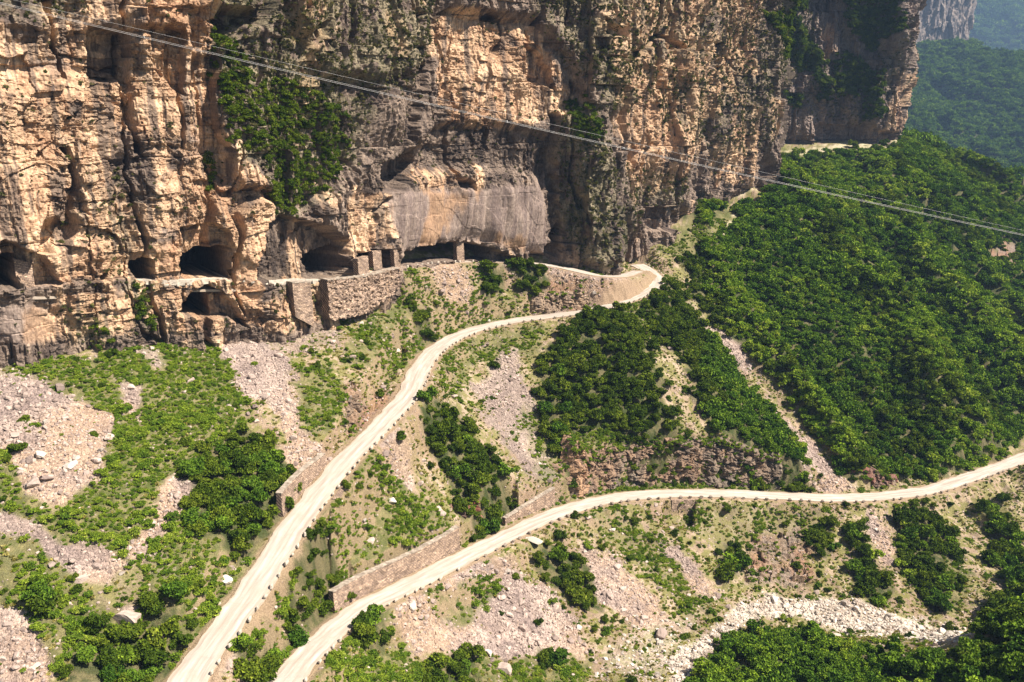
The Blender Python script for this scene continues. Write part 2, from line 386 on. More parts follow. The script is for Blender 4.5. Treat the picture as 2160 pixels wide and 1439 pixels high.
# hidden ground and far country, given directly in metres (x, y, z)
XYZ = [(112,395,-28),(60,310,-38),(92,370,-31),(150,507,-22),(200,520,-17.5),(240,540,-17),
       (170,430,-48),(196,372,-68),(190,330,-88),(210,300,-98),(215,400,-72),(300,600,-40),(260,620,-22),(330,640,-52),(400,640,-95),
       (330,560,-62),(390,560,-90),(-130,110,-44),(-160,150,-44),(-60,60,-70),(0,60,-84),(60,60,-70),(110,70,-72),(30,110,-88),(-110,90,-62),
       (150,190,-110),(220,240,-118),(300,300,-130),(160,120,-82),(-200,200,-42),(-100,230,-35),(0,300,-40),(-100,400,-30),(50,420,-28),
       (380,760,-44),(400,820,-28),(440,900,-10),(500,1000,30),(560,1120,66),(640,1160,66),(620,1000,22),(560,860,-24),(480,740,-66),
       (700,1150,40),(760,1100,0),(700,900,-55),(600,720,-110),(800,1400,20),(1000,1500,-60),(900,1000,-80),
       (560,700,-120),(420,480,-118),(520,1250,80),(700,1300,70),(400,1100,60),
       (1150,2100,60),(1000,1800,-20),(1400,2300,130),(1800,2400,180),(1500,3000,520),(1900,3000,560),(1250,2800,470),(2300,3100,620),(900,2600,420),(1600,3700,800),(2300,3800,900),(900,3600,800),
       (0,1000,60),(-500,900,80),(-300,2500,300),(-1500,2500,300),(2600,2200,150),(1500,1300,-40),(3000,4600,620),(0,4600,620),(-3000,4500,500),(-400,300,-20)]
XYZ = np.array(XYZ, float); XYZ[XYZ[:, 1] > 650] *= 1.75
TP = np.vstack([np.array(TP), XYZ])

def rbf_fit(P, smooth=1.2):
    X = P[:, :2]; d = np.sqrt(((X[:, None] - X[None]) ** 2).sum(-1))
    n = len(P); A = np.zeros((n + 3, n + 3)); A[:n, :n] = -d + np.eye(n) * smooth
    A[:n, n] = 1; A[:n, n + 1:] = X; A[n, :n] = 1; A[n + 1:, :n] = X.T
    return np.linalg.solve(A, np.concatenate([P[:, 2], np.zeros(3)])), X
def rbf_eval(wt, X, x, y):
    s = np.full(x.shape, wt[len(X)], float) + wt[len(X) + 1] * x + wt[len(X) + 2] * y
    for i in range(len(X)): s -= wt[i] * np.sqrt((x - X[i, 0]) ** 2 + (y - X[i, 1]) ** 2)
    return s
WT, WX = rbf_fit(TP)

NT = 1150
TH = np.linspace(R(-41), R(41), NT)             # azimuth from +Y towards +X
RR = np.concatenate([np.arange(62, 92, .8), np.arange(92, 262, .27)])
_r, _d = RR[-1], .27
while _r < 8200:
    _d = min(_d * 1.03, .0088 * _r); _r += _d; RR = np.append(RR, _r)
NR = len(RR)
# smooth base on a coarse grid, blurred a little so that no point leaves a cusp
ci = np.linspace(0, NT - 1, 232); cj = np.concatenate([np.arange(0, NR - 1, 5), [NR - 1]]).astype(float)
cth = np.interp(ci, np.arange(NT), TH); crr = np.interp(cj, np.arange(NR), RR)
cr_, ct_ = np.meshgrid(crr, cth, indexing='ij')
cz = rbf_eval(WT, WX, cr_ * np.sin(ct_), cr_ * np.cos(ct_))
def blur(a, n):
    for _ in range(n):
        p = np.pad(a, 1, mode='edge'); a = (p[:-2, 1:-1] + 2 * p[1:-1, 1:-1] + p[2:, 1:-1]) / 4
        p = np.pad(a, 1, mode='edge'); a = (p[1:-1, :-2] + 2 * p[1:-1, 1:-1] + p[1:-1, 2:]) / 4
    return a
cz = blur(cz, 3)
def bil(a, fj, fi):
    j = np.clip(fj.astype(int), 0, a.shape[0] - 2); i = np.clip(fi.astype(int), 0, a.shape[1] - 2)
    dj = np.clip(fj - j, 0, 1); di = np.clip(fi - i, 0, 1)
    return (a[j, i] * (1 - di) + a[j, i + 1] * di) * (1 - dj) + (a[j + 1, i] * (1 - di) + a[j + 1, i + 1] * di) * dj
jj, ii = np.meshgrid(np.interp(np.arange(NR), cj, np.arange(len(cj))), np.interp(np.arange(NT), ci, np.arange(len(ci))), indexing='ij')
TZ = bil(cz, jj, ii)
rr, tt = np.meshgrid(RR, TH, indexing='ij')
TX = rr * np.sin(tt); TY = rr * np.cos(tt)
# spurs and gullies that run down the wooded slope, to the lower right
a_ = R(-80); sx = (TX * math.cos(a_) + TY * math.sin(a_)); sy = (-TX * math.sin(a_) + TY * math.cos(a_))
slope_area = sstep(35, 110, TX - 0.0 * TY) * sstep(214, 262, rr) * (1 - sstep(2600, 3300, rr))
gul = ridge(sy / 30 + .35 * vn2(sx / 70, sy / 60, 3), sx / 150, 3, 61)
brel = slope_area * (gul * 12.0 - 4.5) * (1 - sstep(440, 490, TY) * (1 - sstep(255, 300, TX))) * (1 + 1.3 * sstep(450, 800, rr))
brel += sstep(2600, 3700, rr) * (ridge(TX / 740, TY / 900, 5, 71) * 260 - 105)
brel += sstep(600, 1300, rr) * (1 - sstep(2500, 3300, rr)) * ridge(TX / 200 + 4, TY / 260, 4, 75) * 20
TZ = TZ + brel
TU, TV = proj(TX, TY, TZ)

# ------------------------------------------------------------------ what covers the ground
ZC = ['scree', 'low', 'tree', 'dry', 'river', 'rock', 'lane']
ZN = {k: np.zeros(gu.shape, np.float32) for k in ZC}; ZN['dry'][:] = 1.0
warm = np.zeros(gu.shape, np.float32)
def paint(cls, poly, wgt=1.0, soft=7.0):
    p = np.asarray(poly, float)
    i0 = max(0, int((p[:, 0].min() - 40 - GU0) / RS)); i1 = min(GW, int((p[:, 0].max() + 40 - GU0) / RS) + 1)
    j0 = max(0, int((p[:, 1].min() - 40 - GV0) / RS)); j1 = min(GH, int((p[:, 1].max() + 40 - GV0) / RS) + 1)
    if i1 <= i0 or j1 <= j0: return
    m = sstep(-soft, soft, sdist(p, gu[j0:j1, i0:i1], gv[j0:j1, i0:i1])) * wgt
    for k in ZC:
        o = ZN[k][j0:j1, i0:i1]; ZN[k][j0:j1, i0:i1] = o * (1 - m) + (m if k == cls else 0)
paint('low', [(-290,715),(0,722),(200,760),(280,700),(350,678),(460,710),(490,800),(520,900),(600,960),(640,1060),(560,1160),(370,1420),(-290,1420)], .8)
paint('low', [(0,725),(200,760),(280,700),(350,680),(440,690),(490,790),(520,880),(540,960),(420,990),(300,1050),(250,1150),(60,1120),(70,1060),(220,1030),(250,950),(230,860),(100,800),(0,770)], 1)
paint('low', [(0,1000),(40,1030),(60,1080),(0,1090)], 1)
paint('dry', [(480,800),(540,840),(560,900),(540,960),(510,900)], .7)
paint('dry', [(150,1210),(280,1200),(360,1290),(240,1300),(200,1260)], .5)
paint('scree', [(-290,775),(0,775),(60,790),(140,830),(235,872),(240,930),(225,970),(210,1020),(110,1070),(60,1045),(30,990),(0,950),(-290,950)])
paint('scree', [(240,800),(298,812),(300,885),(270,870),(262,830)])
paint('scree', [(290,740),(330,735),(345,770),(320,790)], .7)
paint('scree', [(350,678),(440,665),(500,690),(600,740),(620,830),(665,920),(715,960),(640,1040),(622,1020),(600,940),(590,880),(545,850),(490,800),(465,720),(420,690)])
paint('scree', [(560,700),(640,690),(730,690),(700,730),(620,745),(560,720)], .6)
paint('scree', [(330,1030),(390,985),(405,1010),(395,1060),(360,1100),(335,1190),(280,1190),(275,1150),(320,1110)])
paint('scree', [(-200,1080),(0,1080),(60,1090),(120,1140),(240,1160),(280,1200),(220,1240),(120,1190),(60,1140),(0,1130),(-200,1130)])
paint('scree', [(300,1180),(350,1170),(370,1210),(310,1220)])
paint('scree', [(-200,1270),(0,1270),(80,1330),(110,1400),(110,1460),(-200,1460)])
paint('scree', [(250,1290),(300,1280),(300,1320),(265,1335)], .8)
paint('scree', [(450,1390),(500,1380),(540,1439),(440,1439)])
paint('low', [(750,700),(840,595),(900,615),(935,700),(880,730),(800,790),(730,760)], .9)
paint('tree', [(850,640),(920,640),(930,700),(885,700)], .8)
paint('low', [(620,780),(700,770),(725,850),(700,920),(640,900)], .9)
paint('rock', [(720,810),(830,800),(845,850),(790,890),(735,880)], .8)
paint('rock', [(1130,600),(1330,590),(1350,615),(1330,640),(1130,660)], .9)
paint('scree', [(860,572),(1000,552),(1120,556),(1270,590),(1340,600),(1300,620),(1170,600),(1060,590),(1000,640),(950,640),(910,590)], .95)
paint('low', [(960,565),(1070,565),(1060,630),(1000,630),(985,590)], .7)
paint('tree', [(1090,575),(1145,572),(1150,612),(1095,620)]); paint('tree', [(1020,592),(1058,592),(1058,628),(1022,628)])
paint('low', [(930,635),(1090,630),(1110,660),(1000,690),(930,720)], .8)
paint('low', [(930,760),(1050,700),(1150,690),(1120,760),(1010,760),(990,800),(960,850),(930,830)], .8)
paint('scree', [(990,810),(1030,790),(1040,760),(1090,740),(1120,850),(1150,960),(1180,1030),(1110,1000),(1060,930),(1010,850)], .9)
paint('low', [(1060,940),(1100,900),(1140,1040),(1195,1045),(1150,930),(1110,850)], .55)
paint('scree', [(790,950),(850,940),(880,1020),(860,1050),(800,990)], .9)
paint('low', [(750,985),(820,1010),(950,1080),(960,1120),(735,1215),(690,1110)], .9)
paint('low', [(560,1190),(690,1090),(740,1200),(722,1270),(640,1350),(560,1410),(450,1400),(470,1330)], .8)
paint('tree', [(640,1180),(700,1150),(735,1215),(722,1265),(660,1320),(600,1350),(620,1260)], .9); paint('tree', [(500,1390),(560,1350),(600,1390),(560,1425),(500,1420)], .8)
paint('low', [(1320,640),(1420,580),(1480,680),(1560,800),(1640,890),(1740,1000),(1640,1010),(1200,1020),(1130,900),(1130,760)], 1)
paint('tree', [(1130,760),(1180,700),(1250,655),(1290,640),(1350,690),(1380,790),(1440,880),(1420,945),(1330,940),(1300,900),(1230,910),(1215,1000),(1190,1005),(1140,900)])
paint('tree', [(1350,660),(1420,600),(1480,680),(1560,800),(1640,890),(1720,990),(1650,1005),(1580,960),(1500,900),(1450,880),(1400,760)])
paint('dry', [(1380,730),(1425,735),(1462,830),(1505,905),(1470,930),(1405,870)], 1)
paint('tree', [(885,905),(930,840),(980,885),(1040,960),(1080,1020),(1050,1090),(1000,1120),(960,1060),(905,960)])
paint('tree', [(400,1000),(440,935),(530,905),(600,960),(622,1050),(560,1120),(500,1165),(420,1120),(390,1050)])
paint('low', [(350,1110),(480,1160),(520,1190),(400,1340),(360,1250),(300,1230)], .8)
paint('tree', [(300,1290),(360,1260),(370,1340),(355,1460),(120,1460),(170,1370),(250,1340)], .95); paint('tree', [(60,1255),(110,1245),(125,1290),(85,1312)])
paint('low', [(1230,1100),(1300,1070),(1400,1140),(1480,1250),(1540,1265),(1450,1300),(1380,1220),(1290,1150)], .55)
paint('tree', [(1130,1180),(1180,1150),(1230,1180),(1265,1250),(1275,1300),(1220,1285),(1150,1225)])
paint('scree', [(820,1330),(870,1270),(1000,1210),(1080,1200),(1150,1245),(1220,1310),(1250,1390),(1100,1385),(870,1380)])
paint('low', [(885,1280),(960,1260),(1050,1220),(1040,1260),(970,1320),(900,1300)], .9)
paint('scree', [(1230,1150),(1290,1180),(1380,1260),(1420,1320),(1330,1320),(1270,1270),(1240,1200)]); paint('scree', [(1390,1150),(1440,1165),(1520,1270),(1470,1245)])
paint('low', [(1420,1065),(1750,1075),(1760,1150),(1500,1150)], .45); paint('rock', [(1580,1130),(1700,1120),(1710,1240),(1580,1240)], .75)
paint('tree', [(1510,1150),(1555,1140),(1570,1215),(1535,1245),(1508,1210)], .9); paint('tree', [(1700,1120),(1750,1115),(1765,1170),(1722,1180)], .9)
paint('tree', [(1780,1110),(1825,1130),(1860,1200),(1890,1255),(1850,1280),(1800,1245)]); paint('tree', [(1880,1110),(1950,1065),(2010,1120),(2040,1200),(2025,1280),(1970,1285),(1900,1215)])
paint('scree', [(1815,1070),(1860,1078),(1890,1185),(1868,1190),(1840,1140)]); paint('low', [(2000,1150),(2040,1200),(2040,1280),(2000,1290)], .7)
paint('tree', [(2060,1070),(2100,1065),(2160,1150),(2200,1230),(2130,1260),(2100,1180)], .75)
paint('low', [(1340,500),(1430,540),(1500,510),(1570,450),(1560,430),(1480,470),(1400,490)], .9)
paint('tree', [(1430,545),(1510,500),(1560,455),(1640,400),(1625,330),(1700,322),(1905,308),(1912,270),(1912,60),(2400,-190),(2400,930),(2150,930),(2040,985),(1900,1008),(1780,1005),(1715,900),(1600,770),(1490,672)])
paint('tree', [(1440,400),(1530,410),(1540,440),(1470,480),(1440,470)])
paint('scree', [(1488,685),(1500,683),(1535,702),(1570,740),(1592,780),(1585,798),(1560,785),(1530,735)], 1, 3)
paint('scree', [(1590,795),(1640,868),(1680,905),(1700,912),(1790,1025),(1740,1035),(1695,960),(1672,912),(1630,872)], 1, 3)
paint('lane', [(1520,505),(1545,460),(1552,445),(1562,447),(1552,470),(1530,510)], 1, 2); paint('lane', [(1550,410),(1580,396),(1625,385),(1628,391),(1590,400),(1556,418)], 1, 2)
paint('low', [(1640,312),(1800,300),(1912,290),(1912,312),(1800,324),(1640,336)], 1, 4)
paint('lane', [(1660,318),(1715,312),(1800,300),(1905,295),(1905,302),(1820,312),(1720,321),(1665,323)], 1, 2)
paint('rock', [(2105,510),(2150,520),(2150,560),(2095,560)], .9, 4)
paint('river', [(1420,1460),(1400,1400),(1480,1340),(1540,1300),(1560,1265),(1700,1255),(1800,1268),(1900,1300),(2010,1330),(2080,1350),(2020,1365),(1900,1345),(1780,1325),(1650,1300),(1590,1300),(1530,1350),(1470,1400),(1430,1460)])
paint('river', [(1250,1439),(1290,1350),(1400,1300),(1480,1290),(1450,1340),(1400,1400),(1400,1439)], .3)
paint('tree', [(1430,1470),(1500,1388),(1590,1335),(1700,1350),(1850,1378),(2000,1400),(2070,1360),(2110,1280),(2200,1220),(2400,1460)])
paint('low', [(600,1460),(640,1425),(760,1300),(820,1290),(840,1350),(870,1395),(1150,1390),(1240,1400),(1240,1460)], .9)
paint('tree', [(740,1330),(790,1300),(815,1350),(800,1390),(750,1390)], .8); paint('tree', [(880,1460),(920,1395),(1000,1385),(1030,1460)], .8); paint('tree', [(1125,1370),(1180,1372),(1190,1410),(1130,1415)], .8)
ZN = {k: blur(v, 1) for k, v in ZN.items()}

# ragged edges: look the regions up with a wandering offset
wu = 15 * fbm(TX / 3.6, TY / 3.1, 3, 11); wv = 11 * fbm(TX / 3.8, TY / 3.3, 3, 12)
Z = {k: samp(ZN[k], TU + wu, TV + wv).astype(np.float32) for k in ZC}
far = rr > 640
Z['tree'] = np.where(far, 1, Z['tree'])
for k in ZC:
    if k != 'tree': Z[k] = np.where(far, 0, Z[k])

# relief
near = 1 - sstep(350, 900, rr)
rel = 0.55 * fbm(TX / 7, TY / 7, 4, 21) * near
rel += Z['scree'] * 0.16 * cells(TX / 1.1, TY / 1.1, 31)[0] * near + Z['scree'] * 0.10 * cells(TX / .55, TY / .55, 35)[0] * near
rel += Z['river'] * (0.35 * cells(TX / 1.6, TY / 1.6, 41)[0])
rel += Z['rock'] * (0.9 * cells(TX / 2.4, TY / 1.6, 45)[0] + .3 * cells(TX / .9, TY / .7, 47)[0])
rel += Z['low'] * 0.25 * fbm(TX / 1.2, TY / 1.2, 3, 51)
rel += Z['tree'] * near * 0.8 * fbm(TX / 9, TY / 9, 2, 55)
TZ = TZ + rel

def dens(pts, step=1.0):
    P = np.array([uvz(*q) for q in pts]); out = [P[0]]
    n = len(P); Q = np.vstack([2 * P[0] - P[1], P, 2 * P[-1] - P[-2]])
    for i in range(n - 1):
        p0, p1, p2, p3 = Q[i:i + 4]; k = max(2, int(np.linalg.norm(p2 - p1) / step))
        for s in range(1, k + 1):
            t = s / k
            out.append(0.5 * ((2 * p1) + (-p0 + p2) * t + (2 * p0 - 5 * p1 + 4 * p2 - p3) * t * t + (-p0 + 3 * p1 - 3 * p2 + p3) * t ** 3))
    out = np.array(out)
    for _ in range(6): out[1:-1] = (out[:-2] + 2 * out[1:-1] + out[2:]) / 4
    return out
CU, CL, CG = dens(ROAD_UP), dens(ROAD_LOW), dens(LEDGE)
def near_line(X, Y, C):
    best = np.full(X.shape, 1e9, np.float32); zz = np.zeros(X.shape, np.float32); lat = np.zeros(X.shape, np.float32)
    for i in range(len(C) - 1):
        a = C[i]; e = C[i + 1] - a; l2 = e[0] ** 2 + e[1] ** 2
        wx = X - a[0]; wy = Y - a[1]; t = np.clip((wx * e[0] + wy * e[1]) / l2, 0, 1)
        dx = wx - e[0] * t; dy = wy - e[1] * t; d = dx * dx + dy * dy; m = d < best
        best = np.where(m, d, best); zz = np.where(m, a[2] + e[2] * t, zz); lat = np.where(m, np.sign(e[0] * wy - e[1] * wx), lat)
    return np.sqrt(best), zz, lat
OUTB = [(CL, 1398, 1464), (CU, 662, 692)]
BANKS = [(CL, 1205, 1745, 5.0, 3.5), (CL, 1840, 1960, 5.2, 3.5), (CL, 1015, 1085, 5.0, 3.5), (CU, 1120, 1335, 4.6, 3.5), (CU, 735, 850, 5.2, 3.5),
         (CL, 745, 995, 3.9, .7), (CU, 640, 718, 3.7, .7), (CL, 1100, 1195, 4.4, .7)]
ROADMASK = np.zeros(TX.shape, np.float32)
for C, hw in ((CU, 2.6), (CL, 2.6), (CG, 2.3)):
    x0, x1, y0, y1 = C[:, 0].min() - 9, C[:, 0].max() + 9, C[:, 1].min() - 9, C[:, 1].max() + 9
    idx = np.nonzero(((TX > x0) & (TX < x1) & (TY > y0) & (TY < y1)).ravel())[0]
    X = TX.ravel()[idx].astype(np.float32); Y = TY.ravel()[idx].astype(np.float32)
    # coarse cull against every sixth point
    cull = np.full(X.shape, 1e9, np.float32)
    for p in C[::6]: cull = np.minimum(cull, (X - p[0]) ** 2 + (Y - p[1]) ** 2)
    k = cull < 15 ** 2; idx = idx[k]
    d, zr, lat = near_line(X[k], Y[k], C)
    rag = 0.35 * fbm(X[k] / 1.7, Y[k] / 1.7, 2, 81)
    cut_ = np.zeros(d.shape)
    U_, V_ = proj(X[k], Y[k], zr)
    wid = np.full(d.shape, 3.85)
    for (cc, u0, u1, of, wd) in BANKS:
        if cc is not C: continue
        mk = sstep(u0 - 12, u0 + 4, U_) * (1 - sstep(u1 - 4, u1 + 12, U_)) * (lat > 0)
        cut_ = np.maximum(cut_, mk * (of - .4 - hw)); wid = wid * (1 - mk) + wd * mk
    rag = rag * np.clip(wid / 3.5, .3, 1)
    b = 1 - sstep(hw + .75 + cut_, hw + .75 + cut_ + wid, d + rag)
    f = TZ.ravel(); f[idx] = f[idx] * (1 - b) + (zr - .16 - .10 * (d > hw + .1)) * b; TZ = f.reshape(TX.shape)
    Xk, Yk = X[k], Y[k]; rb = sstep(hw + .9, hw + 2.4, d) * b
    f = TZ.ravel(); f[idx] += rb * (.6 * fbm(Xk / 1.6, Yk / 1.6, 3, 85) + .38 * cells(Xk / 1.3, Yk / 1.3, 86)[0]); TZ = f.reshape(TX.shape)
    for (cc, u0, u1) in OUTB:
        if cc is C: f = TZ.ravel(); f[idx] -= 3.6 * sstep(u0 - 6, u0 + 4, U_) * (1 - sstep(u1 - 4, u1 + 6, U_)) * (lat < 0) * sstep(hw + .9, hw + 1.7, d) * (1 - sstep(5.5, 13, d)); TZ = f.reshape(TX.shape)
    g = ROADMASK.ravel(); g[idx] = np.maximum(g[idx], 1 - sstep(hw + .2, hw + 1.2, d + rag)); ROADMASK = g.reshape(TX.shape)

TZ = np.minimum(TZ, 1150)
def TH_(a, x, y):
    r = np.sqrt(x * x + y * y); t = np.arctan2(x, y)
    return bil(a, np.interp(r, RR, np.arange(NR)), np.interp(t, TH, np.arange(NT)))
def ground_z(x, y): return TH_(TZ, np.asarray(x, float), np.asarray(y, float))

# albedo of the bare ground
n1 = fbm(TX / 4, TY / 4, 4, 91); n2 = fbm(TX / 1.1, TY / 1.1, 3, 93); n3 = fbm(TX / 14, TY / 14, 3, 95)
def c3(c): return np.array(c, np.float32)[None, None]
def lerp(a, b, t): return a + (b - a) * np.clip(t, 0, 1)[..., None]
base = lerp(c3((.30, .22, .15)), c3((.46, .36, .25)), .5 + n1)
base = lerp(base, c3((.20, .20, .055)), sstep(-.25, .2, n2 + .3 * n1) * .8)
scr = lerp(c3((.34, .265, .23)), c3((.52, .42, .36)), .5 + n1)
scr = lerp(scr, c3((.47, .34, .24)), sstep(0.0, .7, n3 + .3 * n1 + .15) * .8)
scr = lerp(scr, c3((.27, .215, .20)), sstep(.25, .55, -n3) * .6)
lowc = lerp(c3((.10, .12, .03)), c3((.24, .21, .10)), .5 + n2)
trc = lerp(c3((.06, .075, .025)), c3((.16, .14, .07)), .5 + 1.2 * n2)
rvc = lerp(c3((.46, .39, .31)), c3((.68, .60, .50)), .5 + n1)
rkc = lerp(c3((.34, .20, .13)), c3((.26, .20, .17)), .5 + n1 * 1.3)
lnc = lerp(c3((.62, .54, .38)), c3((.50, .45, .28)), .5 + n2)
tot = sum(Z[k] for k in ZC)[..., None] + 1e-4
TC = (base * Z['dry'][..., None] + scr * Z['scree'][..., None] + lowc * Z['low'][..., None] + trc * Z['tree'][..., None]
      + rvc * Z['river'][..., None] + rkc * Z['rock'][..., None] + lnc * Z['lane'][..., None]) / tot
gy, gx = np.gradient(TZ, RR, TH); st = np.sqrt(gy ** 2 + (gx / rr) ** 2)
bare = sstep(1.1, 1.9, st) * (rr < 420)
TC = lerp(TC, c3((.38, .27, .18)), bare * .6 * (1 - Z['tree']))
TC = lerp(TC, c3((.36, .26, .17)), ROADMASK * .85)
col4 = np.concatenate([TC, np.ones(TX.shape + (1,))], -1)
stony = np.clip(Z['scree'] + Z['river'] + .6 * Z['rock'] + .25 * Z['dry'], 0, 1) * (1 - .7 * ROADMASK)
gm = np_mesh('hillside', np.stack([TX, TY, TZ], -1), grid_quads(NR, NT), [M_GROUND], False,
             {'col': ('FLOAT_COLOR', col4), 'stony': ('FLOAT', stony)})
tag(mesh_obj('hillside', gm), kind='structure')

# ------------------------------------------------------------------ roads
def ribbon(name, C, hw, label=None, seed=1, zoff=0.0, mat_=None):
    T = np.gradient(C[:, :2], axis=0); T /= np.linalg.norm(T, axis=1)[:, None]; Nn = np.stack([T[:, 1], -T[:, 0]], 1)
    s = np.concatenate([[0], np.cumsum(np.linalg.norm(np.diff(C[:, :2], axis=0), axis=1))])
    # finer stations for ragged edges
    sf = np.arange(0, s[-1], .45)
    P = np.stack([np.interp(sf, s, C[:, k]) for k in range(3)], 1); Nf = np.stack([np.interp(sf, s, Nn[:, k]) for k in range(2)], 1)
    lats = np.array([-1.0, -1.0, -.85, -.5, -.2, .2, .5, .85, 1.0, 1.0])
    el = hw + .38 * fbm(sf / 3.0, sf * 0, 4, seed); er = hw + .26 * fbm(sf / 3.0, sf * 0 + 9, 4, seed + 5)
    V = []
    for k, l in enumerate(lats):
        h = np.where(l < 0, el, er); z = P[:, 2] + .04 - .05 * l * l + zoff + (-.45 if k in (0, 9) else 0)
        V.append(np.stack([P[:, 0] + Nf[:, 0] * l * h, P[:, 1] + Nf[:, 1] * l * h, z], 1))
    V = np.stack(V, 1)
    me = np_mesh(name, V, grid_quads(len(sf), len(lats)), [mat_ or M_ROAD], False,
                 {'lat': ('FLOAT', np.tile(lats, (len(sf), 1))), 'lon': ('FLOAT', np.tile(sf[:, None], (1, len(lats))))})
    o = mesh_obj(name, me); tag(o, label, kind='structure'); return o
ribbon('road', CU, 2.45, seed=201)
ribbon('road', CL, 2.35, seed=221)
ribbon('gallery_road', CG, 1.9, seed=241)

# ------------------------------------------------------------------ cliffs: displaced sheets on plan curves
def catmull(P, n=12):
    P = np.asarray(P, float); Q = np.vstack([2 * P[0] - P[1], P, 2 * P[-1] - P[-2]]); out = []
    for i in range(len(P) - 1):
        p0, p1, p2, p3 = Q[i:i + 4]
        for t in np.linspace(0, 1, n, endpoint=False):
            out.append(0.5 * ((2 * p1) + (-p0 + p2) * t + (2 * p0 - 5 * p1 + 4 * p2 - p3) * t * t + (-p0 + 3 * p1 - 3 * p2 + p3) * t ** 3))
    out.append(P[-1]); return np.array(out)
class Sheet: pass
def make_sheet(plan, zb, zt, ds_fac, nrow, dispf, colf, name, smooth_n=14, lean=0.0, power=1.0):
    C = catmull(plan, 10); s = np.concatenate([[0], np.cumsum(np.linalg.norm(np.diff(C[:, :2], axis=0), axis=1))])
    ss = [0.0]
    while ss[-1] < s[-1]:
        x = np.interp(ss[-1], s, C[:, 0]); y = np.interp(ss[-1], s, C[:, 1]); ss.append(ss[-1] + max(.1, ds_fac * math.hypot(x, y)))
    ss = np.array(ss[:-1]); P = np.stack([np.interp(ss, s, C[:, 0]), np.interp(ss, s, C[:, 1])], 1)
    Pn = P.copy()
    for _ in range(smooth_n): Pn[1:-1] = (Pn[:-2] + 2 * Pn[1:-1] + Pn[2:]) / 4
    T = np.gradient(Pn, axis=0); T /= np.linalg.norm(T, axis=1)[:, None]; Nn = np.stack([T[:, 1], -T[:, 0]], 1)
    kk = max(1, int(len(ss) / 160))
    for _ in range(kk * kk * 4): 
        Nn[1:-1] = (Nn[:-2] + 2 * Nn[1:-1] + Nn[2:]) / 4
    Nn /= np.linalg.norm(Nn, axis=1)[:, None]
    t = np.linspace(0, 1, nrow) ** power
    zbv = np.interp(ss, s, np.interp(np.arange(len(C)) / 10.0, np.arange(len(plan)), zb)); ztv = np.interp(ss, s, np.interp(np.arange(len(C)) / 10.0, np.arange(len(plan)), zt))
    S = np.tile(ss[None], (nrow, 1)); ZZ = zbv[None] + t[:, None] * (ztv - zbv)[None]
    X0 = np.tile(P[:, 0][None], (nrow, 1)); Y0 = np.tile(P[:, 1][None], (nrow, 1))
    U, V = proj(X0, Y0, ZZ)
    sh = Sheet(); sh.S, sh.Z, sh.U, sh.V, sh.ss = S, ZZ, U, V, ss
    D, dz, aux = dispf(sh)
    D = D - lean * (ZZ - zbv[None])
    X = X0 + Nn[:, 0][None] * D; Y = Y0 + Nn[:, 1][None] * D
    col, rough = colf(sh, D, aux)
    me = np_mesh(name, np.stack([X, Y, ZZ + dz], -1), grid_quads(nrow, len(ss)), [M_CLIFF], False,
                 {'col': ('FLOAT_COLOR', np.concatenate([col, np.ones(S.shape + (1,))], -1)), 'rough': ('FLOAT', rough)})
    o = mesh_obj(name, me); tag(o, kind='structure')
    sh.X, sh.Y, sh.N, sh.D, sh.aux, sh.o = X, Y, Nn, D, aux, o; sh.ZD = ZZ + dz
    return sh

# plan of the great wall, left to right, with the level of its foot (a little below ground)
WALL = [(-165,104),(-128,124),(-96,147),(-80,160),(-70,170),(-53,182),(-41,196),(-34,210),(-28,221),(-20,234),(-9,247),(3,257),
        (14,263),(22,264),(28,269),(33,281),(42,292),(58,303),(66,318),(70,338),(80,352),(95,366),(108,379),(114,388),(116,400),(118,425),(124,455),(131,486),(142,508),(160,518),(186,515),(205,510),(215,510),(221,519),(225,540),(228,610)]
WALL_ZB = [-50,-49,-48,-48,-49,-51,-52,-50,-47,-45,-47,-48,-49,-49,-50,-49,-47,-44,-44,-42,-40,-37,-35,-36,-40,-46,-50,-40,-28,-24,-22,-21,-20,-22,-30,-40]
WALL_ZT = [52]*15 + [60]*4 + [66]*6 + [90]*4 + [105]*7

REL = raster([  # metres out from the plan (broad masses)
 (1.2, [(190,-150),(470,-150),(470,55),(430,60),(350,58),(262,62),(190,50)]),
 (-2.0, [(470,-150),(560,-150),(760,150),(780,330),(700,420),(600,480),(575,400),(500,300),(470,120)]),
 (1.5, [(560,-150),(930,-150),(900,40),(880,130),(840,160),(700,160),(640,60)]),
 (-1.5, [(920,-150),(1290,-150),(1290,180),(1150,260),(940,255),(890,240),(905,60)]),
 (2.8, [(930,-150),(1140,-150),(1300,30),(1320,200),(1280,240),(1230,230),(1190,130),(1110,40),(935,22)]),
 (-3.2, [(815,400),(830,350),(920,262),(1060,258),(1145,290),(1160,380),(1140,388),(1090,362),(940,352),(880,380)]),
 (0.9, [(835,405),(1120,385),(1140,410),(1150,530),(1040,500),(960,492),(860,528),(830,470)]),
 (2.2, [(1165,240),(1260,230),(1300,300),(1320,480),(1270,560),(1180,545),(1160,430)]),
 (1.5, [(1470,-150),(1600,-150),(1625,370),(1560,400),(1520,380),(1480,200)]),
 ], soft=16)
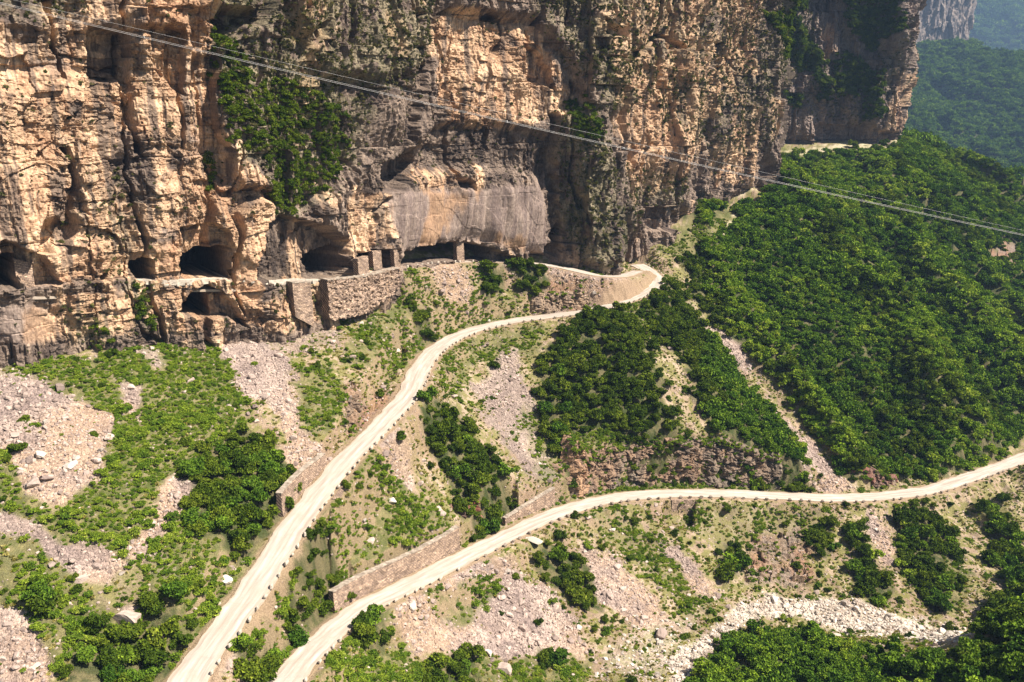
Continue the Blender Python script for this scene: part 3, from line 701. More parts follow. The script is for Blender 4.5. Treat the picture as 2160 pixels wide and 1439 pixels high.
CUT = raster([  # sharp recesses and ledges, metres
 (-4.2, [(190,50),(262,72),(262,165),(240,172),(205,168),(192,110)]),
 (-3.4, [(259,70),(268,70),(281,210),(292,325),(285,325),(272,215),(262,160)]),
 (-3.0, [(350,56),(386,60),(392,120),(388,205),(352,168)]),
 (-1.6, [(312,60),(350,60),(350,170),(316,130)]),
 (-1.8, [(125,355),(150,345),(165,400),(178,450),(140,440)]),
 (-1.6, [(405,375),(440,380),(450,455),(425,450)]),
 (-2.5, [(380,508),(380,480),(440,470),(480,490),(484,530),(380,544)]),
 (-3.2, [(0,505),(40,520),(90,540),(128,598),(60,606),(0,540)]),
 (-8.5, [(-60,538),(32,538),(36,608),(-60,606)]),
 (-8.5, [(277,552),(296,547),(320,544),(321,588),(288,588)]),
 (-9.0, [(377,541),(430,524),(480,521),(486,588),(378,588)]),
 (-4.0, [(218,580),(230,580),(230,594),(219,594)]),
 (-4.0, [(372,664),(385,635),(405,612),(435,604),(470,615),(500,650),(515,690),(480,668)]),
 (-11., [(395,664),(405,630),(425,612),(443,622),(450,668)]),
 (-6.8, [(538,592),(543,550),(568,475),(620,452),(705,480),(756,512),(758,584),(640,598)]),
 (-9.5, [(690,545),(752,520),(754,575),(700,582)]),
 (-8.0, [(772,536),(835,526),(838,566),(772,574)]),
 (-8.5, [(840,562),(850,534),(900,520),(960,512),(1000,513),(1038,522),(1040,548),(960,550)]),
 (-3.5, [(1040,524),(1100,548),(1160,552),(1240,575),(1310,590),(1240,600),(1100,570),(1040,560)]),
 (-2.6, [(868,130),(900,140),(885,210),(868,300),(852,292),(862,200)]),
 (-2.8, [(1146,240),(1158,240),(1170,400),(1176,540),(1160,540),(1152,400)]),
 (-2.0, [(1100,95),(1125,110),(1160,190),(1100,170)]),
 (-3.5, [(800,345),(870,320),(890,345),(850,400),(815,408)]),
 (-2.2, [(640,90),(665,60),(700,40),(690,75),(660,110)]),
 (-1.8, [(1300,270),(1345,320),(1340,345),(1308,340)]),
 (-4.5, [(1362,458),(1375,440),(1440,430),(1456,470),(1452,486),(1376,486)]),
 (-2.2, [(1384,130),(1400,120),(1398,200),(1380,210)]),
 (-1.8, [(1490,90),(1505,90),(1502,180),(1488,180)]),
 (-5.0, [(1618,180),(1652,184),(1654,210),(1618,208)]),
 (-5.0, [(1645,225),(1662,215),(1662,300),(1643,300)]),
 (-4.5, [(1718,262),(1830,262),(1892,285),(1892,300),(1718,306)]),
 (-6.5, [(1718,276),(1800,272),(1897,280),(1897,305),(1718,310)]),
 (-4.0, [(1724,-50),(1860,-50),(1868,80),(1850,180),(1760,190),(1735,100)]),
 ], soft=2.2)
# kinds of surface, and shade painted into the rock
K_SLAB = raster([(1, [(825,405),(1120,388),(1142,408),(1152,540),(1045,515),(1000,505),(930,510),(850,530),(835,500),(820,440)]), (.7,[(0,650),(70,640),(130,690),(90,720),(0,720)])], 9)
K_ORG = raster([(.9, [(-200,60),(190,-20),(470,-60),(470,250),(560,360),(585,470),(545,590),(0,600),(-200,600)]), (1, [(480,370),(560,355),(592,440),(560,520),(480,520),(440,440)]),
 (.35, [(470,60),(560,60),(560,350),(470,260)]), (1, [(905,40),(960,20),(1100,45),(1190,160),(1230,250),(1060,262),(930,262),(905,170)]),
 (.9, [(760,400),(840,400),(835,530),(755,545)]), (.75, [(1270,-100),(1600,-100),(1600,150),(1480,250),(1460,320),(1300,350),(1270,200)]), (.9,[(1510,190),(1560,190),(1600,395),(1510,395)]),
 (.5,[(1300,330),(1460,330),(1460,400),(1300,420)]), (.6, [(840,360),(1140,360),(1145,392),(830,405)]), (1,[(470,590),(540,595),(560,690),(490,680)]), (.5,[(100,600),(470,600),(470,700),(120,700)]),
 (.8,[(1870,150),(1912,150),(1912,292),(1868,292)]),(1,[(1742,60),(1756,50),(1752,150),(1742,150)]),(.4,[(545,600),(830,570),(830,640),(700,690),(560,690)])], 22)
K_VEG = raster([(.55, [(-200,-150),(190,-150),(180,30),(-200,60)]), (.95, [(440,-150),(620,-150),(780,200),(760,340),(700,420),(640,460),(590,450),(560,340),(500,330),(468,230),(462,100)]), (.9, [(600,-150),(930,-150),(900,80),(880,150),(760,200),(640,130)]),
 (.8, [(1120,-150),(1280,-150),(1320,60),(1310,210),(1270,240),(1200,130),(1110,20)]), (.9, [(1165,240),(1240,225),(1260,330),(1300,480),(1290,560),(1230,560),(1170,450)]), (.6,[(1300,350),(1450,370),(1455,440),(1350,430),(1310,520)]),
 (.55, [(560,310),(720,320),(720,400),(600,460)]), (.35,[(200,430),(300,330),(280,560),(220,640)]), (.6,[(255,590),(330,595),(330,700),(262,700)]), (.5,[(130,640),(230,660),(230,740),(150,720)]),
 (.7,[(1590,-100),(1740,-20),(1700,120),(1640,180),(1600,80)]), (.55,[(1700,130),(1870,150),(1850,260),(1700,240)]),(.6,[(1770,-100),(1910,-100),(1912,130),(1870,200),(1780,120)]), (.5,[(1280,-50),(1620,-50),(1620,300),(1550,330),(1450,300),(1280,100)]),(.3,[(560,590),(760,585),(700,660),(600,690)])], 22)
K_THICK = raster([(.8, [(1775,-60),(1905,-60),(1900,60),(1850,110),(1790,60)]), (.7, [(1640,-60),(1700,-60),(1700,20),(1650,30)]), (.7, [(1840,150),(1868,150),(1860,250),(1820,260)]),(1, [(545,170),(640,165),(745,235),(755,330),(712,395),(655,450),(590,455),(565,340),(580,260)]), (1, [(455,60),(505,80),(550,190),(560,320),(480,310),(462,200)]), (.8,[(1180,210),(1225,205),(1250,260),(1240,300),(1190,290)]),
 (1,[(1600,30),(1650,25),(1690,60),(1740,130),(1730,160),(1690,150),(1640,120)]), (1,[(1768,120),(1800,110),(1840,150),(1830,200),(1770,200)]),(.9,[(1660,200),(1690,205),(1690,230),(1665,235)]), (.7,[(1720,150),(1760,170),(1760,215),(1725,215)]),(.9,[(275,600),(320,610),(325,700),(280,690)]),(.8,[(180,690),(230,690),(230,740),(190,745)]),(.7,[(440,320),(470,330),(470,400),(445,410)])], 14)
K_SHADE_DARK = raster([(.8, [(940,255),(1060,250),(1140,290),(1150,370),(1060,345),(930,345)]), (.9,[(800,330),(870,320),(880,400),(810,410)]), (.75,[(560,470),(620,455),(750,520),(750,590),(560,595)]), (.7,[(850,110),(905,120),(880,300),(850,300)]), (.9,[(1690,-100),(1870,-100),(1870,240),(1760,240)]), (.5,[(1630,120),(1720,150),(1720,290),(1640,290)]), (.5,[(1170,300),(1300,320),(1290,560),(1180,540)])], 20)  # painted shade of recesses and the far wall, plus the dark grey buttress
BED = raster([(1, [(-200,-150),(600,-150),(600,700),(-200,700)]), (.9, [(900,0),(1200,0),(1240,260),(1100,390),(820,400),(900,200)])], 40, 0.0)

def wall_disp(sh):
    S, Zz, U, V = sh.S, sh.Z, sh.U, sh.V
    wx = 1.6 * fbm(S / 6, Zz / 6, 3, 301); wz = 1.2 * fbm(S / 7, Zz / 5, 3, 302)
    uu = U + 5 * fbm(S / 2.2, Zz / 2.2, 3, 303); vv = V + 4 * fbm(S / 2.2 + 50, Zz / 2.2, 3, 304)
    rel = samp(REL, U, V); cut = samp(CUT, uu, vv); bed = samp(BED, U, V); slab = samp(K_SLAB, uu, vv); veg = samp(K_VEG, uu + 4 * wx, vv + 4 * wz)
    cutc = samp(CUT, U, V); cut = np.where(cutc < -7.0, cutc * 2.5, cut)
    farw = sstep(430, 470, sh.Y0 if hasattr(sh, 'Y0') else 0 * S)
    k = np.where(S > 430, 1.9, np.where(S > 250, 1.35, 1.0))
    s_, z_ = (S + wx) / k, (Zz + wz) / k
    D = 2.6 * fbm(S / 26, Zz / 60, 3, 311) + 2.0 * fbm(S / 10, Zz / 24, 2, 312) + 1.1 * np.abs(vn2(S / 5, Zz / 16, 313))
    # bedded, blocky rock
    q_, p_ = (S + .45 * wx) / k, (Zz + .4 * wz) / k
    b1, e1 = blocks(q_, p_, 9.0, 6.5, 321, .5, .8); v1, w1 = cells(s_ / 5.5, z_ / 5.0, 322, .7); b1 = .6 * b1 + .6 * v1; v2, e2 = cells(s_ / 2.4, z_ / 1.9, 323, .7); b2, _e = blocks(q_, p_, 3.6, 2.4, 325, .6, .8); b2 = .55 * b2 + .65 * v2; b3, e3 = blocks(q_ + .2 * b1, p_, 1.3, .75, 331, .6)
    big = sstep(-.2, .35, vn2(S / 8, Zz / 6, 330))      # patches of sound rock between shattered ones
    bedD = 1.1 * b1 + (.14 + .48 * big) * b2 + (.03 + .24 * big) * b3 - .35 * (1 - sstep(0, .25, e1)) * (v1 > 0) - .3 * big * (1 - sstep(0, .08, e2))
    # ribbed, columnar rock
    c1, f1 = blocks(q_, p_, 3.6, 15, 341, .5); c2, f2 = blocks(q_ + .3 * wx, p_, 1.5, 5.0, 345, .6); c3_, f3 = cells(s_ / .7, z_ / 1.5, 351, .7)
    colD = .9 * c1 + .5 * c2 + .20 * c3_ - .5 * (1 - sstep(0, .22, f1)) + .9 * ridge(s_ / 6.5, z_ / 34, 3, 355) - .4
    fine = .22 * fbm(S / .8, Zz / .8, 3, 361)
    bw = bed * (.45 + .5 * sstep(-.3, .3, vn2(S / 18, Zz / 30, 374))); R_ = bedD * bw + colD * (1 - bw) + fine
    R_ = R_ * (1 - .9 * slab) + slab * (.16 * fbm(S / 3, Zz / 10, 3, 365) + .5 * fbm(S / 12, Zz / 9, 2, 366) + .12 * np.where(vn2(S / 6 + Zz / 9, Zz / 7, 367) > .35, 1, 0))
    inner = np.clip(-cut / 6, 0, 1)
    D = D * (1 - .75 * inner) * k + (R_ + .0) * (1 - .25 * inner) * k + rel + cut
    # long wandering clefts
    cn = np.abs(vn2((S + .8 * wx) / 10 / k, Zz / 46, 381)); cn2 = np.abs(vn2((S + .6 * wx) / 6 / k, Zz / 30 + 7, 382))
    D -= (4.2 * (1 - sstep(.02, .075, cn)) * (vn2(S / 20, Zz / 16, 383) > -.1) + 2.2 * (1 - sstep(.015, .06, cn2)) * (vn2(S / 15, Zz / 12, 384) > .05)) * (1 - slab) * (1 - inner)
    # wandering overhang bands
    D += .8 * np.sign(vn2(Zz / 9 + .5 * fbm(S / 25, Zz / 25, 2, 371), S / 60, 372)) * sstep(.1, .5, np.abs(vn2(Zz / 9 + .5 * fbm(S / 25, Zz / 25, 2, 371), S / 60, 372))) * bed * (1 - slab)
    # below the wall foot of the gallery right of the cave the plan is buried; lower bank bulges out a little
    low = (1 - sstep(0, 26, 596 - V)) * (U < 850) * (S < 240)
    D += low * .5
    slope = np.where((U < 560) & (S < 240), sstep(600, 720, V) * .5, 0); D += slope
    return D, 0 * D, dict(slab=slab, veg=veg, bed=bed, e1=e1, e2=e2, b1=b1, b2=b2, c1=c1, c2=c2, b3=b3, uu=uu, vv=vv, inner=inner, big=big, cutr=cut, wx=wx, wz=wz)
def wall_col(sh, D, A):
    S, Zz, U, V = sh.S, sh.Z, sh.U, sh.V
    org = samp(K_ORG, A['uu'] + 6 * A['wx'], A['vv'] + 6 * A['wz']); dark = samp(K_SHADE_DARK, A['uu'], A['vv'])
    n1 = fbm(S / 5, Zz / 8, 4, 401); n2 = fbm(S / 1.6, Zz / 2.4, 4, 402); strk = fbm(S / .9, Zz / 16, 4, 403); n3 = fbm(S / 14, Zz / 20, 3, 404)
    cellv = np.where(A['bed'] > .5, A['b2'], A['c2']) 
    o1 = lerp(c3((.47, .285, .175)), c3((.80, .565, .37)), .5 + .55 * n1 + .18 * cellv)
    o1 = lerp(o1, c3((.47, .27, .16)), sstep(.15, .7, n2 + .35 * n3) * .6)
    g1 = lerp(c3((.12, .09, .075)), c3((.34, .26, .205)), .5 + .5 * n2 + .28 * cellv)
    w_ = np.clip(org + .55 * n3 + .35 * n1 - .06 + .16 * cellv, 0, 1); w_ = sstep(.28, .62, w_)
    c = lerp(g1, o1, w_)
    # grey weathered skin in vertical swaths, dark water streaks, heavier where shade is painted in
    c = lerp(c, g1, sstep(.12, .45, strk * .7 + n1 * .4) * .7)
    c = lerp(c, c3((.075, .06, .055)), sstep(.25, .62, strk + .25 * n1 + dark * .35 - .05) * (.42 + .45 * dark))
    c = c * (1 - .28 * dark[..., None])  # shade of recesses and far wall put into the rock colour
    sl = lerp(c3((.23, .175, .155)), c3((.36, .28, .235)), .5 + .8 * strk + .25 * n1)
    sl = lerp(sl, c3((.46, .28, .16)), sstep(.1, .5, n3 + .5 * n1) * .7)
    c = lerp(c, sl, A['slab'])
    c = lerp(c, c3((.085, .07, .06)), sstep(7.2, 11, -A['cutr']))  # deep openings painted near-black, standing in for their unlit insides
    vg = A['veg'] * sstep(-.25, .3, n2 + .4 * n1 + .25); c = lerp(c, lerp(c3((.10, .105, .045)), c3((.27, .25, .14)), .5 + n2), vg * .55)
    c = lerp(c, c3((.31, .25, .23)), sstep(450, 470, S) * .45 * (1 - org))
    rough = (.35 + .65 * A['big']) * (1.0 - .8 * A['slab'])
    return np.clip(c, .01, .9), rough
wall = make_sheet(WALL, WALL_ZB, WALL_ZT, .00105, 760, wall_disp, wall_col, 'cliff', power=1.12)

def bank_disp(seed, amp=1.0, k=1.0):
    def f(sh):
        S, Zz = sh.S, sh.Z; wx = .8 * fbm(S / 3, Zz / 3, 3, seed)
        b1, e1 = cells((S + wx) / 2.6 / k, (Zz + wx) / 1.7 / k, seed + 1, .6); b2, e2 = cells((S + wx) / 1.0 / k, Zz / .45 / k, seed + 5, .7)
        D = .9 * fbm(S / 7, Zz / 6, 3, seed + 9) + .6 * b1 + .28 * b2 - .3 * (1 - sstep(0, .12, e1)) + .7 * fbm(S / 2.2, Zz / 2.6, 3, seed + 12)
        t = (np.arange(S.shape[0]) / (S.shape[0] - 1))[:, None]
        D = D * amp * sstep(0, .1, t + .03) - 3.5 * sstep(.86, 1.0, t)
        env = np.minimum(sstep(0, 3.5, S), sstep(0, 3.5, S.max() - S)); D = D * env - 3.0 * (1 - env)
        return D, 0 * D, dict(b2=b2, b1=b1)
    return f
def bank_col(c1, c2, seed):
    def f(sh, D, A):
        S, Zz = sh.S, sh.Z; n1 = fbm(S / 3, Zz / 2, 4, seed); n2 = fbm(S / 8, Zz / 8, 3, seed + 4); st = fbm(S / .5, Zz / 5, 3, seed + 6)
        c = lerp(c3(c1), c3(c2), .5 + .8 * n2 + .3 * n1 + .2 * A['b2']); c = lerp(c, c3((.13, .10, .085)), sstep(.1, .5, st + .4 * n1) * .55)
        return np.clip(c, .01, .9), np.ones(S.shape)
    return f
def plan_from_line(C, a, b, off, step=3):
    k = C[a:b:step]; T = np.gradient(k[:, :2], axis=0); T /= np.linalg.norm(T, axis=1)[:, None]
    return k[:, :2] + np.stack([-T[:, 1], T[:, 0]], 1) * off, k[:, 2]
def idx_u(C, u):
    U, V = proj(C[:, 0], C[:, 1], C[:, 2]); return int(np.argmin(np.abs(U - u)))
BSH = []
def bank(C, u0, u1, off, heights, cols, seed, lean=.18, amp=1.0, name='rock_bank', nrow=110, hfix=None):
    p, z = plan_from_line(C, idx_u(C, u0), idx_u(C, u1), off)
    p2, _ = plan_from_line(C, idx_u(C, u0), idx_u(C, u1), off + 3.6)
    h = np.interp(np.linspace(0, 1, len(p)), np.linspace(0, 1, len(heights)), heights)
    h = np.maximum(np.clip(ground_z(p2[:, 0], p2[:, 1]) - z + .6, 1.5, 16), 0)
    if hfix: h = np.interp(np.linspace(0, 1, len(p)), np.linspace(0, 1, len(hfix)), hfix)
    sh_ = make_sheet([tuple(q) for q in p], list(z - 1.2), list(z + h), .0008, nrow, bank_disp(seed, amp), bank_col(*cols, seed), name, 3, lean); BSH.append(sh_); return sh_
BR = ((.36, .24, .16), (.27, .22, .17)); RD = ((.30, .12, .085), (.26, .17, .13)); TN = ((.50, .36, .24), (.38, .28, .20))
bank(CL, 1205, 1700, 5.0, [4], BR, 501, .22)
bank(CL, 1228, 1312, 4.2, [4], ((.52, .33, .20), (.44, .27, .17)), 507, .16, 1.0, hfix=[7, 12, 14.5, 14, 12.5, 8])
bank(CL, 1690, 1745, 5.6, [3], RD, 511, .3)
bank(CL, 1840, 1960, 5.2, [2, 4.5, 4, 5, 2], RD, 521, .25)
bank(CL, 1010, 1090, 5.0, [3, 7, 8, 6], RD, 541, .2)
bank(CU, 1120, 1335, 4.6, [3, 5, 6, 6.5, 6, 5, 3], TN, 561, .35)
bank(CU, 735, 850, 5.2, [2, 4, 4.5, 3], BR, 581, .5)

# a second wall far up the valley
def far_disp(sh):
    S, Zz = sh.S, sh.Z; c1, f1 = cells(S / 25, Zz / 90, 601, .5); c2, f2 = cells(S / 11, Zz / 32, 605, .6)
    return 9 * fbm(S / 110, Zz / 160, 3, 611) + 5.5 * c1 + 3 * c2 + 2 * fbm(S / 6, Zz / 12, 3, 612), 0 * S, dict(c2=c2)
def far_col(sh, D, A):
    S, Zz = sh.S, sh.Z; n1 = fbm(S / 14, Zz / 55, 4, 621)
    return lerp(c3((.17, .145, .14)), c3((.38, .31, .26)), .45 + .7 * n1 + .2 * A['c2']), np.ones(S.shape)
fw = make_sheet([(648,1944),(774,2016),(891,2088),(990,2133),(1040,2156),(1066,2187),(1080,2268),(1089,2520)], [54,90,99,99,90,90,54,54], [306,333,342,333,320,306,297,288], .0009, 240, far_disp, far_col, 'cliff', 6)

# ------------------------------------------------------------------ finding a spot on the wall
WSEL = wall.S[0] < 250
def wall_at(u, v, smax=250):
    d = (wall.U - u) ** 2 + (wall.V - v) ** 2 + np.where(wall.S < smax, 0, 1e9)
    j, i = np.unravel_index(np.argmin(d), d.shape); return j, i
W0X = wall.X - wall.N[:, 0][None] * wall.D; W0Y = wall.Y - wall.N[:, 1][None] * wall.D

def rough_box_strip(name, P, Nn, zb, zt, th, mats, parent=None, amp=.05, seed=0, dz=.3, cope=0.0):
    """a wall of real thickness along plan points P, outward normals Nn; zb, zt per station"""
    s = np.concatenate([[0], np.cumsum(np.linalg.norm(np.diff(P, axis=0), axis=1))])
    n = max(3, int(s[-1] / .35) + 1); sf = np.linspace(0, s[-1], n)
    f = lambda a: np.interp(sf, s, a)
    Px, Py, nx, ny, b, t = f(P[:, 0]), f(P[:, 1]), f(Nn[:, 0]), f(Nn[:, 1]), f(zb), f(zt)
    m = max(3, int((t - b).max() / dz) + 1); q = np.linspace(0, 1, m)
    rows = [(0.0, x) for x in q] + [(-th * .5, 1.0)] + [(-th, x) for x in q[::-1]]
    V = []; SU = []
    for (o, x) in rows:
        z = b + x * (t - b); dd = amp * fbm(sf * 2.1 + o * 5, z * 2.3, 3, seed) * 1.5 + .05 * (1 - x) * (1 if o == 0 else 0) * (t - b)
        V.append(np.stack([Px + nx * (o + dd), Py + ny * (o + dd), z + amp * .8 * fbm(sf * 3, z * 0 + x + o, 2, seed + 3)], 1)); SU.append(np.stack([sf, z + o, z * 0], 1))
    V = np.array(V); SU = np.array(SU); k = len(rows)
    quads = grid_quads(k, n)
    ids = np.arange(k * n).reshape(k, n); h = k // 2
    caps = []
    for e in (0, n - 1):
        for r in range(h):
            c = [ids[r, e], ids[r + 1, e], ids[k - 2 - r, e], ids[k - 1 - r, e]]
            if len(set(c)) == 4: caps.append(c)
    quads = np.vstack([quads, np.array(caps)]) if caps else quads
    me = np_mesh(name, V, quads, mats, False, {'suv': ('FLOAT_VECTOR', SU)})
    return mesh_obj(name, me, parent)
def empty(name, loc, label=None, cat=None, group=None, kind=None):
    o = bpy.data.objects.new(name, None); o.location = loc; o.empty_display_size = .5; COL.objects.link(o); tag(o, label, cat, group, kind); return o
def local(o, parent):                                 # keep world-space mesh under a placed parent
    o.parent = parent; o.matrix_parent_inverse = Matrix.Translation(-Vector(parent.location)); return o
def masonry(C, u0, u1, off, hts, label, seed, down=False, th=.9, steps=None):
    i0, i1 = idx_u(C, u0), idx_u(C, u1); p, z = plan_from_line(C, i0, i1 + 1, off, 1)
    T = np.gradient(p, axis=0); T /= np.linalg.norm(T, axis=1)[:, None]; n = np.stack([T[:, 1], -T[:, 0]], 1)
    h = np.interp(np.linspace(0, 1, len(p)), np.linspace(0, 1, len(hts)), hts)
    if steps: h = np.round(h / steps) * steps
    if down: zb, zt = z - h, z - .12
    else: zb, zt = z - .5, z + h
    root = empty('retaining_wall', (p[0, 0], p[0, 1], zb[0]), label, 'wall', 'rubble stone retaining walls by the roads')
    local(rough_box_strip('masonry', p, n, zb, zt, th, [M_MASON], None, .06, seed), root)
    if not down or th > 5: local(rough_box_strip('coping', p + n * .06, n, zt + .02, zt + .22, th + .06, [M_COPE], None, .06, seed + 7, .2), root)
    return root
masonry(CL, 738, 998, 3.3, [3.6, 3.5, 3.6, 3.4, 3.6, 3.9, 4.6], 'long pinkish stone retaining wall above the lower road, stepping up to its tall right end', 701, steps=.25)
masonry(CU, 634, 722, 3.2, [3.9, 3.7, 3.3, 2.6, 1.8], 'tapering stone retaining wall at the foot of the pale rubble chute above the upper road', 711)
masonry(CL, 1098, 1200, 3.9, [1.2, 1.6, 2.2, 3.0, 3.9], 'curved-top stone retaining wall beside the brown outcrop above the lower road', 721)
masonry(CL, 1400, 1462, -3.9, [4.4, 6.6, 6.0, 4.6], 'squarish stone retaining wall holding up the outer edge of the lower road', 731, True)
masonry(CU, 664, 690, -3.9, [3.6, 4.6, 3.4], 'short stone retaining wall under the outer edge of the upper road, opposite the rubble chute', 741, True)
def wall_rim(ii, v=602):
    dd = np.array([wall.D[np.argmin(np.abs(wall.V[:, i] - v)), i] for i in range(ii[0] - 12, ii[-1] + 13)])
    return np.convolve(np.clip(dd, -2, 6), np.ones(25) / 25, 'valid')
# masonry facing under the gallery ledge
def wall_piece(name, u0, u1, vt0, vt1, vb0, vb1, doff, th, label, seed, group=None, cat='wall', mats=None, smax=250, cop=True, amp=.07):
    js = [wall_at(u, (vt0 + vb0) / 2 if k == 0 else (vt1 + vb1) / 2, smax)[1] for k, u in enumerate((u0, u1))]
    ii = np.arange(js[0], max(js[1], js[0] + 2) + 1)
    P = np.stack([W0X[0, ii] + wall.N[ii, 0] * (doff or 0), W0Y[0, ii] + wall.N[ii, 1] * (doff or 0)], 1); n = wall.N[ii]
    uu = np.linspace(0, 1, len(ii)); y = P[:, 1]
    if doff is None:
        dd = wall_rim(ii); P = np.stack([W0X[0, ii] + wall.N[ii, 0] * dd, W0Y[0, ii] + wall.N[ii, 1] * dd], 1)
    zt = -slope_v(vt0 + (vt1 - vt0) * uu) * y; zb = -slope_v(vb0 + (vb1 - vb0) * uu) * y
    if cop:
        root = empty(name, (P[0, 0], P[0, 1], zb[0]), label, cat, group)
        local(rough_box_strip('masonry', P, n, zb, zt, th, mats or [M_MASON], None, amp, seed), root)
        local(rough_box_strip('coping', P + n * .05, n, zt + .02, zt + .2, th + .04, [M_COPE], None, .07, seed + 7, .2), root)
    else:
        root = rough_box_strip(name, P, n, zb, zt, th, mats or [M_MASON], None, .06, seed); tag(root, label, cat, group)
    return root
wall_piece('retaining_wall', 602, 640, 598, 596, 668, 690, 3.0, 2.2, 'flat grey masonry wall built into the rock under the gallery cave', 751, 'masonry walls under the gallery road')
wall_piece('retaining_wall', 672, 752, 592, 584, 676, 660, 3.0, 2.4, 'weathered stone wall with plants on top, left of the slanting ledge below the gallery', 757, 'masonry walls under the gallery road', amp=.3)
wall_piece('retaining_wall', 752, 826, 584, 566, 662, 606, 2.6, 2.2, 'sloping-footed pinkish stone wall below the gallery pillars', 763, 'masonry walls under the gallery road', amp=.38)
wall_piece('parapet', 556, 676, 589, 589, 600, 599, None, .7, 'low cream parapet along the gallery road in front of the big dark cave', 769, None, 'parapet', [M_CONC], cop=False)
GP = 'masonry pillars between the gallery openings'
PIL = [(321, 377, 543, 541, 590, 590, .6, 1.6, 'broad square stone pillar between two black gallery openings'),
       (36, 74, 545, 556, 610, 612, -.9, 1.6, 'tall stone pillar beside the black opening at the far left of the gallery'),
       (751, 773, 546, 540, 580, 576, .5, 1.4, 'stone pillar at the right edge of the big dark cave'),
       (798, 815, 530, 528, 570, 568, -1.6, 1.2, 'dark inner pillar set back between two narrow gallery openings'),
       (829, 840, 528, 526, 572, 570, .4, 1.2, 'thin ragged rock pillar where the smooth grey overhang begins'),
       (975, 990, 508, 510, 552, 552, -2.2, 1.2, 'lone pillar under the smooth grey overhang')]
for k, (u0, u1, a, b, c, d, do, th, lab) in enumerate(PIL):
    wall_piece('stone_pillar', u0, u1, a, b, c, d, do, th, lab, 780 + k * 5, GP, 'pillar', cop=False)

wall_piece('parapet', 284, 478, 589, 587, 600, 598, None, 1.6, 'uneven pale stone sill along the black gallery openings on the left', 773, None, 'parapet', [M_CONC], cop=False)
# road bed inside the gallery, left of the ledge
gi = np.array([wall_at(u, 588)[1] for u in (-40, 60, 180, 300, 420, 500, 560, 620, 680, 740, 790, 826)])
gz = np.interp([-40, 60, 180, 300, 420, 500, 560, 620, 680, 740, 790, 826], [-40, 60, 300, 560, 700, 826], [-31.0, -32.0, -33.6, -35.9, -37.2, -38.7])
gp = catmull(np.stack([W0X[0, gi] - wall.N[gi, 0] * 3.2, W0Y[0, gi] - wall.N[gi, 1] * 3.2, gz + .05], 1), 8)
ribbon('gallery_road', gp, 3.3, seed=261)

# ------------------------------------------------------------------ guard stones
def stone_mesh(name, sx, sy, sz, seed, m, amp=.14, sub=3):
    r = np.random.default_rng(seed); g = np.linspace(-1, 1, sub + 1); V = {}; Q = []
    def vid(p):
        k = tuple(np.round(p, 5)); return V.setdefault(k, len(V))
    for ax in range(3):
        for sg in (-1, 1):
            for i in range(sub):
                for j in range(sub):
                    q = []
                    for (a, b) in ((i, j), (i + 1, j), (i + 1, j + 1), (i, j + 1)):
                        p = [0, 0, 0]; p[ax] = sg; p[(ax + 1) % 3] = g[a]; p[(ax + 2) % 3] = g[b]; q.append(vid(p))
                    Q.append(q if sg > 0 else q[::-1])
    P = np.array(list(V.keys())); Ln = np.linalg.norm(P, axis=1)[:, None]
    P = P * (1 - .35 * (Ln - 1) / .73 * .6)
    # chop with random planes for facets
    P = P * (1 + amp * (r.random(P.shape) - .5))
    for _ in range(7):
        nrm = r.normal(size=3); nrm /= np.linalg.norm(nrm); dlim = r.uniform(.62, .95)
        dd = P @ nrm; P = P - np.outer(np.maximum(dd - dlim, 0), nrm)
    if sub > 10:
        zq = np.round(P[:, 2] * 5).astype(int); P[:, :2] *= (1 + .17 * (r.random(40)[zq + 20] - .5) * 2)[:, None]
        P += .07 * (r.random(P.shape) - .5)
    return np_mesh(name, P * np.array([sx, sy, sz]), np.array(Q), [m], False)
GS = [stone_mesh('guard_stone', .44, .24, .34, 900 + k, M_CONC, .10, 3) for k in range(4)]
GD = [stone_mesh('guard_stone', .44, .24, .34, 920 + k, M_STONE_DK, .12, 3) for k in range(4)]
def guard_row(C, off, step, label, group, u0=-99, u1=9999, meshes=GS, skip=(), hz=.22):
    s = np.concatenate([[0], np.cumsum(np.linalg.norm(np.diff(C[:, :2], axis=0), axis=1))])
    T = np.gradient(C[:, :2], axis=0); T /= np.linalg.norm(T, axis=1)[:, None]; n = 0
    for x in np.arange(.6, s[-1], step):
        x = x + random.uniform(-.3, .3) * step * .6
        p = [np.interp(x, s, C[:, k]) for k in range(3)]; t = np.array([np.interp(x, s, T[:, k]) for k in range(2)])
        px, py = p[0] + t[1] * off, p[1] - t[0] * off
        U, V = proj(px, py, p[2])
        if not (u0 < U < u1 and -30 < V < 1470 and -30 < U < 2190) or random.random() < .13: continue
        o = bpy.data.objects.new('guard_stone', random.choice(meshes)); link(o)
        o.location = (px, py, p[2] + hz); o.rotation_euler = (random.uniform(-.05, .05), random.uniform(-.05, .05), math.atan2(t[1], t[0]) + random.uniform(-.25, .25))
        sc = random.uniform(.7, 1.15); o.scale = (sc * random.uniform(.85, 1.15), sc, sc * random.uniform(.8, 1.15))
        tag(o, label, 'guard stone', group); n += 1
    return n
ng = guard_row(CU, 2.75, 2.35, 'cream guard stone, one of the row edging the outer side of the upper road', 'guard stones along the upper road')
ng += guard_row(CL, 2.75, 2.5, 'cream guard stone, one of the row edging the lower road at its near left stretch', 'guard stones along the near stretch of the lower road', u1=1000)
ng += guard_row(CL, 2.75, 2.9, 'dark guard stone, one of the row edging the far right stretch of the lower road', 'dark guard stones along the far stretch of the lower road', u0=1000, meshes=GD)
ng += guard_row(CG, 2.1, 2.3, 'white guard stone, one of the row under the smooth grey overhang', 'white guard stones on the gallery ledge', u1=1000, hz=.3)
gj = np.arange(wall_at(286, 590)[1], wall_at(824, 570)[1]); gd = wall_rim(gj, 604) + .25
